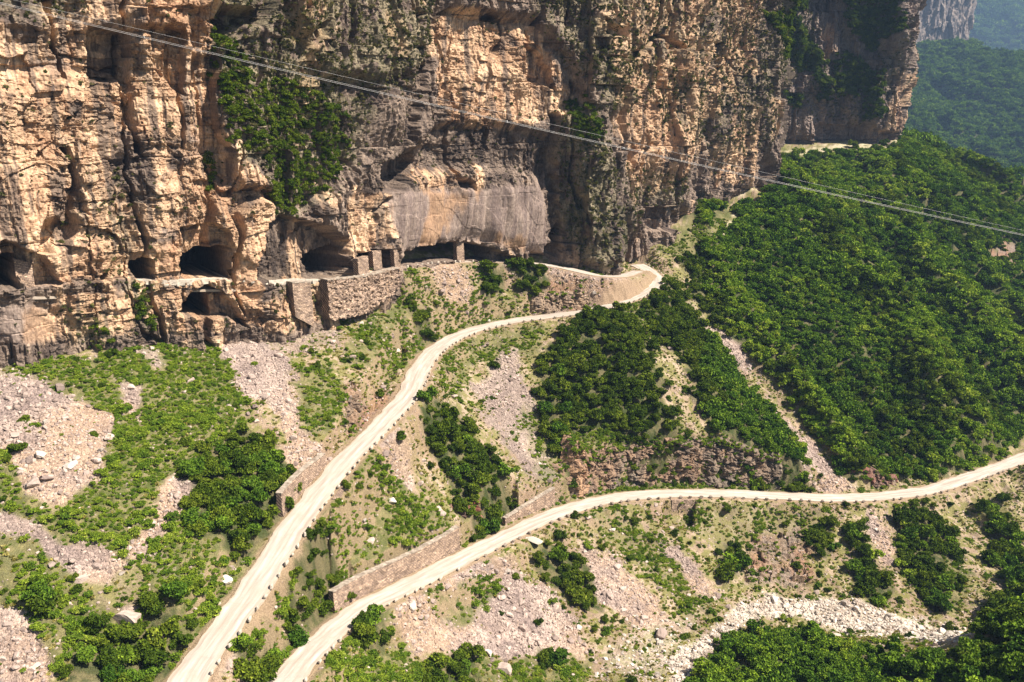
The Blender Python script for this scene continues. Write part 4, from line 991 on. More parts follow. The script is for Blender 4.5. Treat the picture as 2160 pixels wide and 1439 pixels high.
grim = np.stack([W0X[0, gj] + wall.N[gj, 0] * gd, W0Y[0, gj] + wall.N[gj, 1] * gd, np.interp(wall.U[300, gj], [286, 478, 560, 680, 760, 826], [-33.3, -34.0, -35.6, -37.0, -37.8, -38.7])], 1)
ng += guard_row(grim, 0, 2.3, 'white guard stone, one of the row in front of the gallery openings in the rock', 'white guard stones in front of the gallery openings', hz=.62)
print('guard stones', ng)
# concrete slab beside the lower road
i = idx_u(CL, 1085); t = CL[i + 1, :2] - CL[i - 1, :2]; t /= np.linalg.norm(t); nn = np.array([t[1], -t[0]])
me = stone_mesh('culvert_slab', 1.9, .95, .22, 955, M_CONC, .03, 4); o = mesh_obj('culvert_slab', me)
o.location = (CL[i, 0] + nn[0] * 4.9, CL[i, 1] + nn[1] * 4.9, CL[i, 2] - .35); o.rotation_euler = (0, R(6), math.atan2(nn[1], nn[0]))
tag(o, 'flat pale concrete slab jutting out from the lower road edge', 'slab')

# ------------------------------------------------------------------ cables
def tube(name, P, r, m, parent=None, ns=6):
    P = np.asarray(P, float); T = np.gradient(P, axis=0); T /= np.linalg.norm(T, axis=1)[:, None]
    up = np.array([0, 0, 1.0]); A = np.cross(T, up); A /= np.linalg.norm(A, axis=1)[:, None]; B = np.cross(T, A)
    rr_ = np.broadcast_to(np.asarray(r, float), (len(P),))
    a = np.arange(ns + 1) / ns * 2 * np.pi
    V = P[:, None] + rr_[:, None, None] * (np.cos(a)[None, :, None] * A[:, None] + np.sin(a)[None, :, None] * B[:, None])
    return mesh_obj(name, np_mesh(name, V, grid_quads(len(P), ns + 1), [m], True), parent)
def cable(q0, q1, y0, y1, sag, name, r, off=(0, 0, 0)):
    a = uvY(*q0, y0); b = uvY(*q1, y1); d = b - a; a2 = a - d * .35; b2 = b + d * .35
    t = np.linspace(0, 1, 60)[:, None]; P = a2 + (b2 - a2) * t; tt_ = (t[:, 0] * 1.7 - .35)
    P[:, 2] -= sag * 4 * tt_ * (1 - tt_); return P + np.array(off), tube(name, P + np.array(off), r, M_CABLE)
P1, c1 = cable((0, 8), (2160, 497), 78, 96, .35, 'power_cable', .012); tag(c1, 'lower of the twin pale cables crossing in front of the cliff', 'cable', 'overhead cables crossing the gorge')
P2, c2 = cable((0, 8), (2160, 497), 78, 96, .35, 'power_cable', .010, (0, 0, .11)); tag(c2, 'upper of the twin pale cables crossing in front of the cliff', 'cable', 'overhead cables crossing the gorge')
P3, c3o = cable((25, -1), (2140, 482), 84, 104, .15, 'power_cable', .008); tag(c3o, 'thin single cable running just above the twin cables', 'cable', 'overhead cables crossing the gorge')
for k in (16, 27, 31, 40):
    me = stone_mesh('spacer', .045, .045, .12, 960 + k, M_CABLE, .05, 2); o = mesh_obj('cable_spacer', me); o.location = tuple(P1[k] + np.array([0, 0, .055]))
    tag(o, 'small pale spacer clamping the twin cables together', 'spacer', 'spacers on the twin cables')

# ------------------------------------------------------------------ plants
def leaf_cloud(name, n, size, blobs, seed, m, flat=.9, up=0.0):
    r = np.random.default_rng(seed); C = np.array([b[:3] for b in blobs]); Rb = np.array([b[3] for b in blobs])
    w_ = Rb ** 2 / (Rb ** 2).sum(); k = r.choice(len(blobs), n, p=w_)
    d = r.normal(size=(n, 3)); d[:, 2] = np.abs(d[:, 2]) * .9 + d[:, 2] * .35; d /= np.linalg.norm(d, axis=1)[:, None]
    rad = Rb[k] * (1 - .38 * r.random(n) ** 2 + .10 * r.normal(size=n)); P = C[k] + d * rad[:, None] * np.array([1, 1, flat])
    nrm = d + .75 * r.normal(size=(n, 3)) + np.array([0, 0, up]); nrm /= np.linalg.norm(nrm, axis=1)[:, None]
    a = np.cross(nrm, r.normal(size=(n, 3))); a /= np.linalg.norm(a, axis=1)[:, None]; b = np.cross(nrm, a)
    s = size * (.55 + .9 * r.random(n))[:, None]; bend = nrm * s * .28
    V = np.stack([P - a * s * .55 - bend, P - b * s * .42 * (1 - .4 * r.random(n)[:, None]), P + a * s * .55 - bend, P + b * s * .42], 1)
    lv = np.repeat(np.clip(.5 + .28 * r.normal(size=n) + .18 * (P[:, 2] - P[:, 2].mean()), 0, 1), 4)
    return np_mesh(name, V, np.arange(4 * n).reshape(n, 4), [m], False, {'leafv': ('FLOAT', lv)})
def blobset(seed, n, spread, r0, r1, zc=.75, zs=.35):
    r = random.Random(seed); out = []
    for i in range(n):
        a = r.uniform(0, 6.28); q = spread * math.sqrt(r.random()); out.append((q * math.cos(a), q * math.sin(a), zc + r.uniform(-zs, zs) - q * .3, r.uniform(r0, r1)))
    return out
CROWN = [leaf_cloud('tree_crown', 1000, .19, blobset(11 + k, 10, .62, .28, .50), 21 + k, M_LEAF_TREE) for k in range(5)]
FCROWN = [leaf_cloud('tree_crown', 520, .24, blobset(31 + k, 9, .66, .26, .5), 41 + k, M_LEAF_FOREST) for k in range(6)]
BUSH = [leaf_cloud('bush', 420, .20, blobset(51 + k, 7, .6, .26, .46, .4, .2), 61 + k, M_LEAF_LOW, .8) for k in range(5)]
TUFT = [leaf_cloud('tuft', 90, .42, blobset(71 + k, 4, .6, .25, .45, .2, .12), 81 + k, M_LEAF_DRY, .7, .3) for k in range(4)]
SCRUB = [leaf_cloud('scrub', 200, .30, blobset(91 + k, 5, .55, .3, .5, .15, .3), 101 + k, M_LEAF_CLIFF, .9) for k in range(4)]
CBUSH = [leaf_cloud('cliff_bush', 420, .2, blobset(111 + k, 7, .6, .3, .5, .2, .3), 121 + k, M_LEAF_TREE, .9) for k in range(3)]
STONES = [stone_mesh('stone', .5, .42, .33, 131 + k, M_STONE, .35, 2) for k in range(6)]
STONESW = [stone_mesh('stone', .5, .42, .33, 141 + k, M_STONE_W, .3, 2) for k in range(5)]
BOULD = [stone_mesh('boulder', .5, .42, .34, 151 + k, M_STONE, .22, 5) for k in range(6)]
BOULDW = [stone_mesh('boulder', .5, .42, .34, 161 + k, M_STONE_W, .22, 5) for k in range(5)]
def trunk_mesh(seed):
    r = random.Random(seed); P = np.array([(0, 0, -.5), (.02, .01, -.2), (.05, -.02, .1), (.06, .03, .45), (.10, .05, .8)]); V = []; Q = []
    def add(P, rad, ns=7):
        base = sum(len(v) for v in V); T = np.gradient(P, axis=0); T /= np.linalg.norm(T, axis=1)[:, None]
        A = np.cross(T, np.array([.3, 1, .1])); A /= np.linalg.norm(A, axis=1)[:, None]; B = np.cross(T, A)
        a = np.arange(ns + 1) / ns * 6.2832; v = P[:, None] + np.asarray(rad)[:, None, None] * (np.cos(a)[None, :, None] * A[:, None] + np.sin(a)[None, :, None] * B[:, None])
        V.append(v.reshape(-1, 3)); Q.append(grid_quads(len(P), ns + 1) + base)
    add(P, [.075, .06, .05, .035, .015])
    for k in range(6):
        a = r.uniform(0, 6.28); z0 = r.uniform(0, .45); L_ = r.uniform(.35, .6)
        q = np.array([(.04, 0, z0), (.04 + math.cos(a) * L_ * .5, math.sin(a) * L_ * .5, z0 + .22), (.04 + math.cos(a) * L_, math.sin(a) * L_, z0 + .36)]); add(q, [.028, .018, .008], 5)
    return np_mesh('trunk', np.vstack(V), np.vstack(Q), [M_BARK], True)
TRUNK = [trunk_mesh(k) for k in range(3)]

# wall occlusion: nearest wall radius for each azimuth
wth = np.arctan2(W0X[0], W0Y[0]); wr = np.hypot(W0X[0], W0Y[0])
wallr = np.full(NT, 1e9)
for a, r_ in zip(np.interp(wth, TH, np.arange(NT)).astype(int), wr): wallr[a] = min(wallr[a], r_)
_lo, _hi = int(np.interp(wth.min(), TH, np.arange(NT))), int(np.interp(wth.max(), TH, np.arange(NT)))
for i in range(1, _hi + 1):
    if wallr[i] > 1e8: wallr[i] = wallr[i - 1]
gallery_behind = wallr
# horizon of the ground for each azimuth
hz_ = TZ / rr; HZ = np.maximum.accumulate(hz_, axis=0)
def vis(x, y, ztop):
    r = np.hypot(x, y); t = np.interp(np.arctan2(x, y), TH, np.arange(NT)); j = np.interp(r, RR, np.arange(NR)) - 3
    return (ztop / r > bil(HZ, np.maximum(j, 0), t) + .0005) & (r < np.interp(t, np.arange(NT), wallr) - .3)
gyy, gxx = np.gradient(TZ, RR, TH); STEEP = np.sqrt(1 + gyy ** 2 + (gxx / rr) ** 2)
def scatter(*a, **k):
    seed = k.pop('seed', a[8] if len(a) > 8 else 1); a = a[:8]
    out = [scatter_(*a, seed=seed, layer=q, **k) for q in range(5)]
    return [np.concatenate(c) for c in zip(*out)]
def scatter_(x0, x1, y0, y1, sp, zone, thr_soft=1.0, top=2.0, seed=1, rmin=0, rmax=1e9, jit=.9, layer=0):
    r = np.random.default_rng(seed * 10 + layer); gx_, gy_ = np.meshgrid(np.arange(float(x0), x1, sp), np.arange(float(y0), y1, sp * .87)); gx_[::2] += sp / 2
    x = (gx_ + sp * jit * (r.random(gx_.shape) - .5)).ravel(); y = (gy_ + sp * jit * (r.random(gx_.shape) - .5)).ravel()
    rad = np.hypot(x, y); az = np.arctan2(x, y); k = (rad > max(rmin, 64)) & (rad < rmax) & (np.abs(az) < R(38)); x, y = x[k], y[k]
    z = ground_z(x, y); U, V = proj(x, y, z); k = (U > -120) & (U < 2420) & (V > -120) & (V < 1560) & vis(x, y, z + top); x, y, z, U, V = x[k], y[k], z[k], U[k], V[k]
    d = np.clip(TH_(zone, x, y), 0, 1) * (1 - TH_(ROADMASK, x, y)) ** 2; k = r.random(len(x)) < d * thr_soft * (1 if layer == 0 else np.clip(TH_(STEEP, x, y) * 1.0 - layer, 0, 1) * .8)
    return x[k], y[k], z[k], U[k], V[k]

def stuff(name, protos, x, y, z, sc, idx=None, label=None, nrm=None, seed=5, sz=None):
    n = len(x); r = np.random.default_rng(seed)
    if n == 0: return
    me = bpy.data.meshes.new(name); me.vertices.add(n); me.vertices.foreach_set('co', np.stack([x, y, z], 1).astype(np.float32).ravel())
    idx = r.integers(0, len(protos), n) if idx is None else idx
    rot = np.stack([r.normal(0, .14, n), r.normal(0, .14, n), r.random(n) * 6.283], 1) if nrm is None else nrm
    S3 = np.stack([sc * r.uniform(.85, 1.15, n), sc * r.uniform(.85, 1.15, n), sc * (sz if sz is not None else r.uniform(.8, 1.2, n))], 1)
    for an, ty, dat in (('pick', 'INT', idx), ('rot', 'FLOAT_VECTOR', rot), ('siz', 'FLOAT_VECTOR', S3)):
        a = me.attributes.new(an, ty, 'POINT'); a.data.foreach_set('value' if ty == 'INT' else 'vector', np.ascontiguousarray(dat, np.int32 if ty == 'INT' else np.float32).ravel())
    o = mesh_obj(name, me); tag(o, label, name.replace('_', ' '), kind='stuff')
    g = bpy.data.node_groups.new(name + '_scatter', 'GeometryNodeTree'); g.interface.new_socket('Geometry', in_out='INPUT', socket_type='NodeSocketGeometry'); g.interface.new_socket('Geometry', in_out='OUTPUT', socket_type='NodeSocketGeometry')
    gi_ = g.nodes.new('NodeGroupInput'); go_ = g.nodes.new('NodeGroupOutput'); jn = g.nodes.new('GeometryNodeJoinGeometry'); g.links.new(jn.outputs[0], go_.inputs[0])
    def na(nm, ty):
        q = g.nodes.new('GeometryNodeInputNamedAttribute'); q.data_type = ty; q.inputs[0].default_value = nm; return q.outputs[0]
    pk, ro, si = na('pick', 'INT'), na('rot', 'FLOAT_VECTOR'), na('siz', 'FLOAT_VECTOR')
    for k, pm in enumerate(protos):
        po = bpy.data.objects.get('_' + pm.name) or bpy.data.objects.new('_' + pm.name, pm)
        oi = g.nodes.new('GeometryNodeObjectInfo'); oi.inputs[0].default_value = po; oi.inputs['As Instance'].default_value = True
        cmp = g.nodes.new('FunctionNodeCompare'); cmp.data_type = 'INT'; cmp.operation = 'EQUAL'; g.links.new(pk, cmp.inputs[2]); cmp.inputs[3].default_value = k
        ip = g.nodes.new('GeometryNodeInstanceOnPoints'); g.links.new(gi_.outputs[0], ip.inputs['Points']); g.links.new(cmp.outputs[0], ip.inputs['Selection'])
        g.links.new(oi.outputs['Geometry'], ip.inputs['Instance']); g.links.new(ro, ip.inputs['Rotation']); g.links.new(si, ip.inputs['Scale']); g.links.new(ip.outputs[0], jn.inputs[0])
    md = o.modifiers.new('scatter', 'NODES'); md.node_group = g
    print(name, n); return o

# ---- trees
nearz = Z['tree'].copy()
x, y, z, U, V = scatter(-120, 420, 70, 640, 2.2, nearz, 1.0, 3.0, 1001, rmax=640)
r = np.random.default_rng(3)
sc = 1.15 + 1.45 * r.random(len(x)) ** 1.3; sc *= np.where(np.hypot(x, y) > 330, 1.35, 1.0)
# thin out the far part (bigger crowns)
keep = (np.hypot(x, y) < 330) | (r.random(len(x)) < .6)
# smaller bushes in the slope left of the roads
x, y, z, U, V, sc = [a[keep] for a in (x, y, z, U, V, sc)]
big = (V > 1280) & (U > 1400); sc = np.where(big, sc * .95, sc); sc = np.where((U > 2030) & (V > 1200), sc * 1.25, sc)
sc *= np.where(TH_(STEEP, x, y) > 2.2, .62, 1)
dist = np.sqrt(x ** 2 + y ** 2 + z ** 2); size = sc / dist
inframe = (U > -5) & (U < 2165) & (V > -10) & (V < 1450)
order = np.argsort(-(size * inframe))[:290]
ind = np.zeros(len(x), bool); ind[order] = True
def tree_label(u, v):
    if v > 1240 and u > 2030: return 'dark olive tree on the near slope at the bottom right corner of the valley', 'trees in the bottom right corner'
    if v > 1270 and u > 1380: return 'bright green rounded tree on the mound in front of the pale riverbed', 'trees on the mound before the riverbed'
    if u < 400 and v > 1180: return 'dark bushy tree on the left rubble slope beside the near bend of the upper road', 'trees at the near bend of the upper road'
    if u < 660 and v > 900: return 'dark green tree in the thicket left of the upper road, below the rubble chute', 'trees in the thicket below the rubble chute'
    if u < 760 and v > 1100: return 'green tree on the steep bank between the two roads at their near ends', 'trees on the bank between the two roads'
    if 860 < u < 1110 and 820 < v < 1150: return 'dark green tree in the long clump running down between the two roads', 'trees in the long clump between the roads'
    if 1100 < u < 1300 and v > 1130 and v < 1320: return 'dark tree in the diagonal clump just below the lower road', 'trees in the diagonal clump below the lower road'
    if u > 1480 and v > 1080: return 'green tree on the cut slope between the lower road and the riverbed', 'trees between the lower road and the riverbed'
    if 1080 < u < 1460 and v > 600: return 'dense dark green tree on the wooded spur above the brown outcrop', 'trees on the wooded spur'
    if u < 1780 and v > 600 and u > 1300: return 'green tree on the spur left of the white gully', 'trees beside the white gully'
    if 840 < u < 1160: return 'dark bush-like tree on the rubble bank under the gallery ledge', 'trees under the gallery ledge'
    if u < 1500 and v > 1350: return 'low dark tree among pale boulders at the bottom edge of the valley', 'trees among the boulders at the bottom edge'
    return 'bright green tree on the big forested hillside right of the gully', 'trees on the forested hillside'
def put_tree(i, crown=CROWN):
    lab, grp = tree_label(U[i], V[i])
    e = empty('tree', (x[i], y[i], z[i] - .2), lab, 'tree', grp); e.rotation_euler = (random.uniform(-.1, .1), random.uniform(-.1, .1), random.uniform(0, 6.28)); s_ = sc[i]; e.scale = (s_, s_ * random.uniform(.9, 1.1), s_ * random.uniform(.85, 1.2))
    c = bpy.data.objects.new('crown', random.choice(crown)); COL.objects.link(c); c.parent = e
    t = bpy.data.objects.new('trunk', random.choice(TRUNK)); COL.objects.link(t); t.parent = e
BRIGHT = [m_.copy() for m_ in CROWN]
for m_ in BRIGHT: m_.materials[0] = M_LEAF_FOREST; m_.name = 'tree_crown_bright'
YELLOWISH = [m_.copy() for m_ in CROWN]
for m_ in YELLOWISH: m_.materials[0] = M_LEAF_CREST; m_.name = 'tree_crown_yellowish'
for i in np.nonzero(ind)[0]:
    br_ = (V[i] > 1270 and 1380 < U[i] < 2030) or (U[i] > 1500 and V[i] < 1010)
    put_tree(i, (YELLOWISH if random.random() < .35 else BRIGHT) if br_ else (BRIGHT if random.random() < .3 else CROWN))
rest = ~ind; pf_ = fbm(x / 16, y / 16, 3, 1301); dk = rest & ((U < 1480) | (pf_ + .25 * r.normal(size=len(x)) < -.45) | ((V > 1012) & (U < 2400) & (r.random(len(x)) < .75))) & ~((V > 1270) & (U > 1380))
stuff('thicket', CROWN, x[dk], y[dk], z[dk] - .2, sc[dk], label='dark green thicket of small trees on the slopes around the roads', seed=6)
lt = rest & ~dk
CRCROWN = [m_.copy() for m_ in FCROWN]
for m_ in CRCROWN: m_.materials[0] = M_LEAF_CREST; m_.name = 'yellowish_crown'
gv_ = TH_(gul, x, y) + .22 * r.normal(size=len(x)) + .5 * fbm(x / 20, y / 20, 3, 1311); cr_t = lt & (gv_ > .42); lt = lt & ~cr_t
stuff('forest', FCROWN, x[lt], y[lt], z[lt] - .3, sc[lt], label='green forest covering the big hillside to the right', seed=7)
stuff('crest_forest', CRCROWN, x[cr_t], y[cr_t], z[cr_t] - .3, sc[cr_t], label='yellow-green trees along the crests of the forested hillside', seed=17)
x, y, z, U, V = scatter(200, 1900, 560, 3000, 8.0, Z['tree'], 1.0, 8, 1002, rmin=640, rmax=3000)
stuff('far_forest', FCROWN, x, y, z - 1, (4.6 + 3 * r.random(len(x))) * (1 + .5 * sstep(900, 2200, y)), label='hazy blue-green forest on the valley side behind the cliffs', seed=8)
x, y, z, U, V = scatter(1000, 4700, 2800, 7500, 36, Z['tree'], 1.0, 20, 1003, rmin=3000, rmax=7600)
stuff('mountain_forest', FCROWN, x, y, z - 3, 24 + 12 * r.random(len(x)), label='blue forest on the distant mountainside', seed=9)

# ---- low plants
x, y, z, U, V = scatter(-115, 150, 80, 335, .82, Z['low'] * (1 - .0 * Z['dry']), 1.0, 1.2, 1004)
pt = fbm(x / 5, y / 5, 3, 1101); k = r.random(len(x)) < np.maximum(sstep(-.55, .15, pt), sstep(.88, .97, TH_(Z['low'], x, y)) * .95); x, y, z, U, V, pt = [a[k] for a in (x, y, z, U, V, pt)]
sc = .38 + .55 * r.random(len(x)) ** 2.2 + .22 * sstep(.1, .6, pt)
dist = np.sqrt(x ** 2 + y ** 2 + z ** 2); inf = (U > 0) & (U < 2160) & (V < 1439)
ordb = np.argsort(-(sc / dist * inf))[:230]; indb = np.zeros(len(x), bool); indb[ordb] = True
def bush_label(u, v):
    if u < 400 and v > 1150: return 'green bush among rubble on the lower left slope', 'bushes on the lower left slope'
    if u < 640 and v < 1150: return 'bright green bush on the slope under the left cliff foot', 'bushes under the left cliff foot'
    if u < 760 and v > 1050: return 'green bush on the bank between the two roads at their near ends', 'bushes on the bank between the roads'
    if v > 1180 and u < 1500: return 'green bush beside the broken stone slopes below the lower road', 'bushes below the lower road'
    if u > 1400 and v > 1040: return 'yellow-green bush on the cut slope over the riverbed', 'bushes over the riverbed'
    return 'green bush on the stony slopes along the upper road', 'bushes along the upper road'
for i in np.nonzero(indb)[0]:
    o = bpy.data.objects.new('bush', random.choice(BUSH)); COL.objects.link(o); lab, grp = bush_label(U[i], V[i]); tag(o, lab, 'bush', grp)
    o.location = (x[i], y[i], z[i] - .08); o.rotation_euler = (0, 0, random.uniform(0, 6.28)); s_ = sc[i] * 1.25; o.scale = (s_, s_, s_ * random.uniform(.8, 1.15))
k = ~indb
stuff('undergrowth', BUSH, x[k], y[k], z[k] - .06, sc[k], label='patchy green undergrowth over the slopes', seed=10)
x, y, z, U, V = scatter(-115, 150, 80, 335, .82, np.clip(Z['dry'] + .35 * Z['low'] + .25 * Z['rock'] + .06 * Z['scree'], 0, 1), .85, 1, 1005)
k = r.random(len(x)) < sstep(-.75, .1, fbm(x / 3, y / 3, 3, 1103)); x, y, z = x[k], y[k], z[k]
dry = r.random(len(x)) < .52
stuff('dry_grass', TUFT, x[dry], y[dry], z[dry] - .05, .3 + .4 * r.random(dry.sum()), label='dry yellowish grass tufts on the bare slopes', seed=11)
stuff('weeds', BUSH, x[~dry], y[~dry], z[~dry] - .05, .25 + .4 * r.random((~dry).sum()) ** 2, label='small green weeds dotted over the bare slopes', seed=12)
x, y, z, U, V = scatter(-115, 150, 80, 335, 2.6, np.clip(Z['dry'] * .55 + .30 * Z['low'] + .25 * Z['rock'] + .03 * Z['scree'], 0, 1), 1, 1, 1010)
k = r.random(len(x)) < sstep(-.4, .5, fbm(x / 7, y / 7, 3, 1109) + .15 * (V > 1060)); x, y, z = x[k], y[k], z[k]
sb = .55 + .8 * r.random(len(x)) ** 2; hb = r.random(len(x)) < .5
stuff('scattered_shrubs', CROWN, x[hb], y[hb], z[hb] - .3, sb[hb], label='dark shrubs scattered over the dry slopes', seed=20)
stuff('green_shrubs', BUSH, x[~hb], y[~hb], z[~hb] - .1, sb[~hb] * 1.1, label='light green shrubs scattered over the dry slopes', seed=21)
# lone dark bushes named by where they stand
LONE = [((1040, 775), 1.9, 'lone round dark bush on the grey scree strip inside the upper road bend'), ((35, 950), 1.9, 'lone dark bush at the edge of the left boulder field'),
        ((845, 922), 1.7, 'small upright bush by the outer edge of the upper road, above the long clump'), ((1120, 595), 3.0, 'biggest dark bush on the rubble bank right under the gallery ledge'),
        ((1040, 610), 2.2, 'round dark bush left of the biggest one under the gallery ledge'), ((55, 888), 1.3, 'small olive bush in the middle of the left boulder field'),
        ((95, 1278), 2.2, 'dark bush beside pale stones near the left edge'), ((770, 1345), 2.4, 'dark green bush in the bend of the lower road, below its outer edge'),
        ((1155, 1392), 2.0, 'rounded bush at the bottom edge below the broken stone slope'), ((1680, 1195), 1.5, 'small dark bush on the brown rock under the lower road'),
        ((1535, 1215), 2.8, 'large dark bush on the left of the brown rock under the lower road'), ((1340, 1100), 1.8, 'dark bush directly under the lower road left of the squarish wall'),
        ((1530, 1075), 1.9, 'dark bush hanging below the lower road right of the squarish wall'), ((1455, 1100), 1.6, 'dark bush at the foot of the squarish retaining wall'),
        ((885, 675), 2.4, 'dark green bush against the grey slab left of the upper road bend'), ((1085, 1220), 1.3, 'small spiky bush above the broken stone slope'), ((1200, 500 + 230), 1.6, 'dark bush just inside the upper road bend')]
def hit(u, v):
    d = (TU2 - u) ** 2 + (TV2 - v) ** 2; d = np.where(VISM, d, 1e9); j, i = np.unravel_index(np.argmin(d), d.shape); return np.array([TX[j, i], TY[j, i], TZ[j, i]])
TU2, TV2 = proj(TX, TY, TZ); VISM = (hz_ >= HZ - 1e-6) & (rr < wallr[None, :] + 2)
for (q, s_, lab) in LONE:
    p = hit(*q); e = empty('bush', tuple(p - np.array([0, 0, .2])), lab, 'bush'); e.scale = (s_, s_, s_ * .9); e.rotation_euler = (0, 0, random.uniform(0, 6.28))
    c = bpy.data.objects.new('foliage', random.choice(CROWN)); COL.objects.link(c); c.parent = e; c.location = (0, 0, -.25)
    t = bpy.data.objects.new('stem', random.choice(TRUNK)); COL.objects.link(t); t.parent = e

# ---- stones and boulders
x, y, z, U, V = scatter(-115, 150, 80, 335, .52, np.clip(Z['scree'] * .85 + Z['river'] * .3 + .16 * Z['dry'] + .10 * Z['low'] + .2 * Z['rock'], 0, 1), .9, .5, 1006)
k = r.random(len(x)) < sstep(-.8, .3, fbm(x / 4, y / 4, 3, 1105)); x, y, z, U, V = [a[k] for a in (x, y, z, U, V)]
ss_ = .24 + .42 * r.random(len(x)) ** 2 + .7 * (r.random(len(x)) < .02) * r.random(len(x))
stuff('scree_stones', STONES, x, y, z, ss_, label='loose angular grey-pink stones of the scree', seed=13, nrm=np.stack([r.normal(0, .5, len(x)), r.normal(0, .5, len(x)), r.random(len(x)) * 6.28], 1))
x, y, z, U, V = scatter(-60, 150, 110, 220, .8, Z['river'], 1, .5, 1007)
stuff('river_stones', STONESW, x, y, z + .03, .35 + .6 * r.random(len(x)) ** 2, label='pale bleached stones of the dry riverbed', seed=14)
x, y, z, U, V = scatter(-115, 150, 80, 300, 3.2, np.clip(Z['scree'] * .55 + Z['river'] * .9 + .07 * Z['dry'] + .10 * Z['low'] + .1 * Z['rock'], 0, 1), 1, .6, 1008)
fr = (U > 0) & (U < 2160) & (V < 1435); x, y, z, U, V = [a[fr] for a in (x, y, z, U, V)]
bs = .75 + 1.1 * r.random(len(x)) ** 2.2
bs[(U < 250) & (V < 1060)] *= 1.25
o_ = np.argsort(-bs / np.hypot(x, y))[:285]
def rock_label(u, v, riv):
    if riv: return 'pale rounded boulder in the bleached riverbed', 'boulders in the riverbed'
    if u < 260 and v < 1075: return 'pinkish angular boulder in the left boulder field', 'boulders in the left boulder field'
    if u < 560 and v > 1070: return 'pale boulder lying on the lower left slope', 'boulders on the lower left slope'
    if u < 760 and v < 1075: return 'pale boulder on the rubble chute and slope below the cliff foot', 'boulders below the cliff foot'
    if v > 1080: return 'pinkish boulder on the broken stone slopes below the lower road', 'boulders below the lower road'
    return 'pale boulder on the slopes beside the upper road', 'boulders beside the upper road'
for i in o_:
    riv = samp(ZN['river'], U[i], V[i]) > .25
    o = bpy.data.objects.new('boulder', random.choice(BOULDW if riv or random.random() < .12 else BOULD)); COL.objects.link(o); lab, grp = rock_label(U[i], V[i], riv); tag(o, lab, 'boulder', grp)
    o.location = (x[i], y[i], z[i] + bs[i] * .08); o.rotation_euler = (random.uniform(-.4, .4), random.uniform(-.4, .4), random.uniform(0, 6.28)); o.scale = (bs[i], bs[i] * random.uniform(.7, 1.1), bs[i] * random.uniform(.6, 1.1))
BIG = [((532, 1145 + 90), 2.6, 'big flat slab-like boulder on the left slope beside a split one'), ((270, 1310), 4.0, 'large cracked pinkish block in the grass left of the upper road bend'), ((290, 1325), 2.8, 'tilted block leaning against the large cracked one'),
       ((825, 1060), 2.2, 'pale grey boulder in the greenery between the roads'), ((930, 1085), 2.2, 'white angular boulder above the right end of the long retaining wall'), ((1112, 1085), 1.6, 'single brown boulder at the foot of the curved-top wall'),
       ((1290, 1095 + 25), 1.8, 'pale boulder on the yellow slope just under the lower road'), ((745, 755), 2.2, 'tan slab lying on the slope under the gallery wall'), ((1395, 1340), 3.0, 'large pale boulder at the left bank of the riverbed'),
       ((1060, 1415), 3.2, 'large white boulder at the bottom edge beside dark shrubs'), ((475, 1225), 2.2, 'cream boulder in the brush left of the upper road'), ((930, 620), 3.0, 'grey slab sticking out of the slope left of the road bend'),
       ((530, 1215), 2.2, 'cream block near the upper road in dry brush'), ((150, 985), 2.3, 'largest dark-sided block in the left boulder field'), ((170, 1245 - 20), 2.0, 'pair-edge boulder between green patches on the left slope')]
for k_, (q, s_, lab) in enumerate(BIG):
    p = hit(*q)
    if TH_(ROADMASK, p[0], p[1]) > .15: continue
    o = bpy.data.objects.new('boulder', (BOULD * 2 + BOULDW)[(k_ * 5) % 17]); COL.objects.link(o); tag(o, lab, 'boulder'); o.location = tuple(p + np.array([0, 0, s_ * .1])); o.scale = (s_, s_ * .75, s_ * .7); o.rotation_euler = (random.uniform(-.35, .35), random.uniform(-.35, .35), random.uniform(0, 6.28))

q_ = np.clip(Z['scree'], 0, 1) ** 2
x, y, z, U, V = scatter(-115, 150, 80, 300, 1.15, q_, .8, .5, 1009)
k = r.random(len(x)) < sstep(-.35, .45, fbm(x / 6, y / 6, 3, 1107) + .25 * (U < 260)); x, y, z = x[k], y[k], z[k]
stuff('rubble_blocks', BOULD, x, y, z, .42 + .75 * r.random(len(x)) ** 2.2, label='angular broken blocks lying on the scree slopes', seed=18, nrm=np.stack([r.normal(0, .5, len(x)), r.normal(0, .5, len(x)), r.random(len(x)) * 6.28], 1))
bx, by, bz = [], [], []
for sh_ in BSH:
    t2 = (np.arange(sh_.S.shape[0]) / (sh_.S.shape[0] - 1))[:, None] + 0 * sh_.S
    pr = (.10 + 1.6 * sstep(.7, .85, t2)) * np.gradient(sh_.ss)[None] * np.gradient(sh_.Z, axis=0); kk = r.random(pr.shape) < pr
    bx.append(sh_.X[kk]); by.append(sh_.Y[kk]); bz.append(sh_.ZD[kk])
bx, by, bz = [np.concatenate(a) for a in (bx, by, bz)]
stuff('overhanging_shrubs', BUSH, bx, by, bz, .35 + .6 * r.random(len(bx)), label='shrubs hanging over the rock banks beside the roads', seed=19)

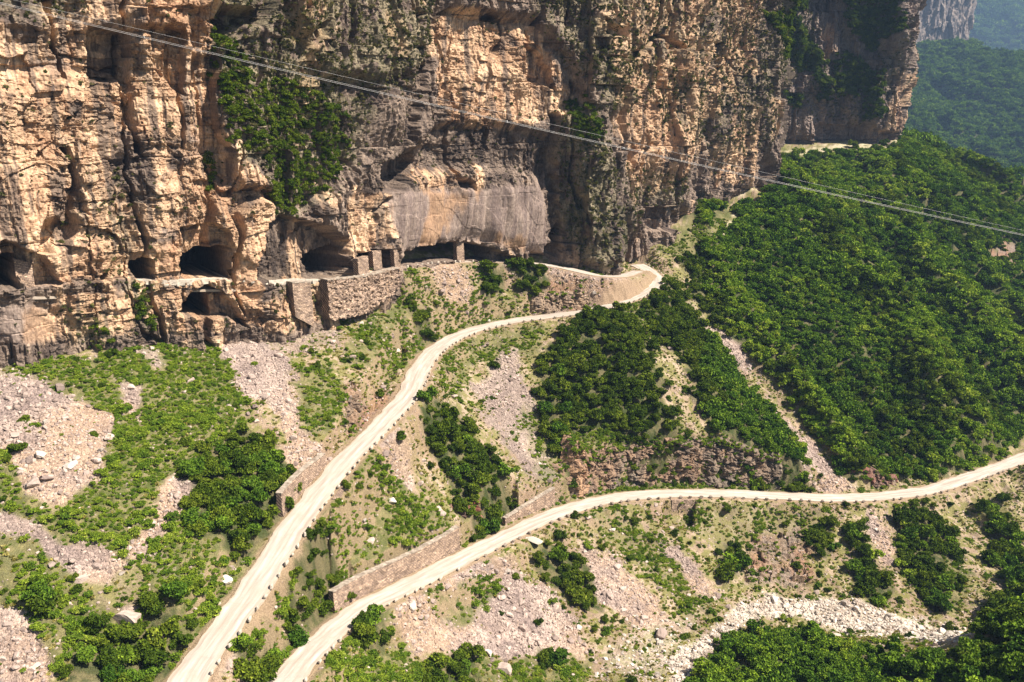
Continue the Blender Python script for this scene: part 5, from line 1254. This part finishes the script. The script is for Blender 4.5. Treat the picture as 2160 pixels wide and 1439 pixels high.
# ---- scrub on the cliff
A = wall.aux; vg = A['veg']; tk = samp(K_THICK, A['uu'], A['vv'])
inner = A['inner']; r = np.random.default_rng(77)
uok = (wall.U > -60) & (wall.U < 1925) & (wall.V > -60) & ((wall.S < 430) | (wall.V < 285))
dsx = np.gradient(wall.ss)[None, :] * np.gradient(wall.Z, axis=0)
upn = np.gradient(wall.D, axis=0) / np.gradient(wall.Z, axis=0)      # ledges: outward step going down
patch = sstep(-.25, .35, fbm(wall.S / 3.5, wall.Z / 5, 3, 1201))
dn = (vg * (.5 + 1.3 * patch) + .03 + .10 * (upn < -.6)) * (1 - np.clip(inner * 3, 0, 1)) * (1 - A['slab']) * uok
pr = dn * dsx * 1.5 * np.where(wall.S > 430, .45, np.where(wall.S > 250, .6, 1))
pick_ = np.nonzero((r.random(pr.shape) < pr).ravel())[0]
sx_ = wall.X.ravel()[pick_]; sy_ = wall.Y.ravel()[pick_]; sz_ = wall.ZD.ravel()[pick_]; big_ = np.where(wall.S.ravel()[pick_] > 250, 1.5, 1.0)
cs = (.28 + .5 * r.random(len(pick_)) ** 2) * big_
stuff('cliff_scrub', SCRUB, sx_, sy_, sz_, cs, label='grey-green scrub clinging to ledges and faces of the cliffs', seed=15)
pr = sstep(.25, .7, tk) * dsx * .8 * np.where(wall.S > 430, .9, np.where(wall.S > 250, .6, 1)) * uok
pick_ = np.nonzero((r.random(pr.shape) < pr).ravel())[0]; big_ = np.where(wall.S.ravel()[pick_] > 250, 1.9, 1.0)
cx_, cy_, cz_, cu_, cv_ = [a.ravel()[pick_] for a in (wall.X, wall.Y, wall.ZD, wall.U, wall.V)]; cs = (.7 + .9 * r.random(len(pick_))) * big_
vv_ = np.argsort(-cs / np.hypot(cx_, cy_))[:200]; mk = np.zeros(len(cx_), bool); mk[vv_] = True
def cb_label(u, v):
    if u < 350: return 'dark bush growing on the lower left cliff face near the arched tunnel', 'bushes by the arched tunnel'
    if u < 545: return 'green bush in the vertical crack left of the scrubby gully', 'bushes in the vertical crack'
    if u < 780: return 'dense green bush in the hanging thicket over the big cave', 'bushes of the hanging thicket'
    if u < 1400: return 'dark bush on the buttress right of the striped overhang', 'bushes on the grey buttress'
    return 'green bush on the ledges of the far shaded cliff', 'bushes on the far shaded cliff'
for i in np.nonzero(mk)[0]:
    o = bpy.data.objects.new('cliff_bush', random.choice(CBUSH)); COL.objects.link(o); lab, grp = cb_label(cu_[i], cv_[i]); tag(o, lab, 'bush', grp)
    o.location = (cx_[i], cy_[i], cz_[i]); o.rotation_euler = (random.uniform(-.3, .3), random.uniform(-.3, .3), random.uniform(0, 6.28)); o.scale = (cs[i],) * 3
stuff('cliff_thicket', CBUSH, cx_[~mk], cy_[~mk], cz_[~mk], cs[~mk], label='green thicket hanging on the cliff ledges', seed=16)

# ------------------------------------------------------------------ the air
zlo = float(TZ.min()) - 2
me = bpy.data.meshes.new('haze'); bb = [(-6000, -60, zlo), (6000, -60, zlo), (6000, 8600, zlo), (-6000, 8600, zlo)]; H_ = max(float(TZ.max()) + 60, 250)
vs = bb + [(a, b, H_) for a, b, _ in bb]
me.from_pydata(vs, [], [(0, 3, 2, 1), (4, 5, 6, 7), (0, 1, 5, 4), (1, 2, 6, 5), (2, 3, 7, 6), (3, 0, 4, 7)])
hm = bpy.data.materials.new('haze'); hm.use_nodes = True; t_ = hm.node_tree; t_.nodes.clear(); ho = t_.nodes.new('ShaderNodeOutputMaterial'); pv = t_.nodes.new('ShaderNodeVolumePrincipled')
pv.inputs['Color'].default_value = (0.42, 0.64, 0.98, 1); pv.inputs['Density'].default_value = 0.00010; pv.inputs['Anisotropy'].default_value = 0.0
t_.links.new(pv.outputs[0], ho.inputs['Volume']); me.materials.append(hm)
if True:
    tag(mesh_obj('haze', me), kind='stuff')
print('z range', zlo, H_)
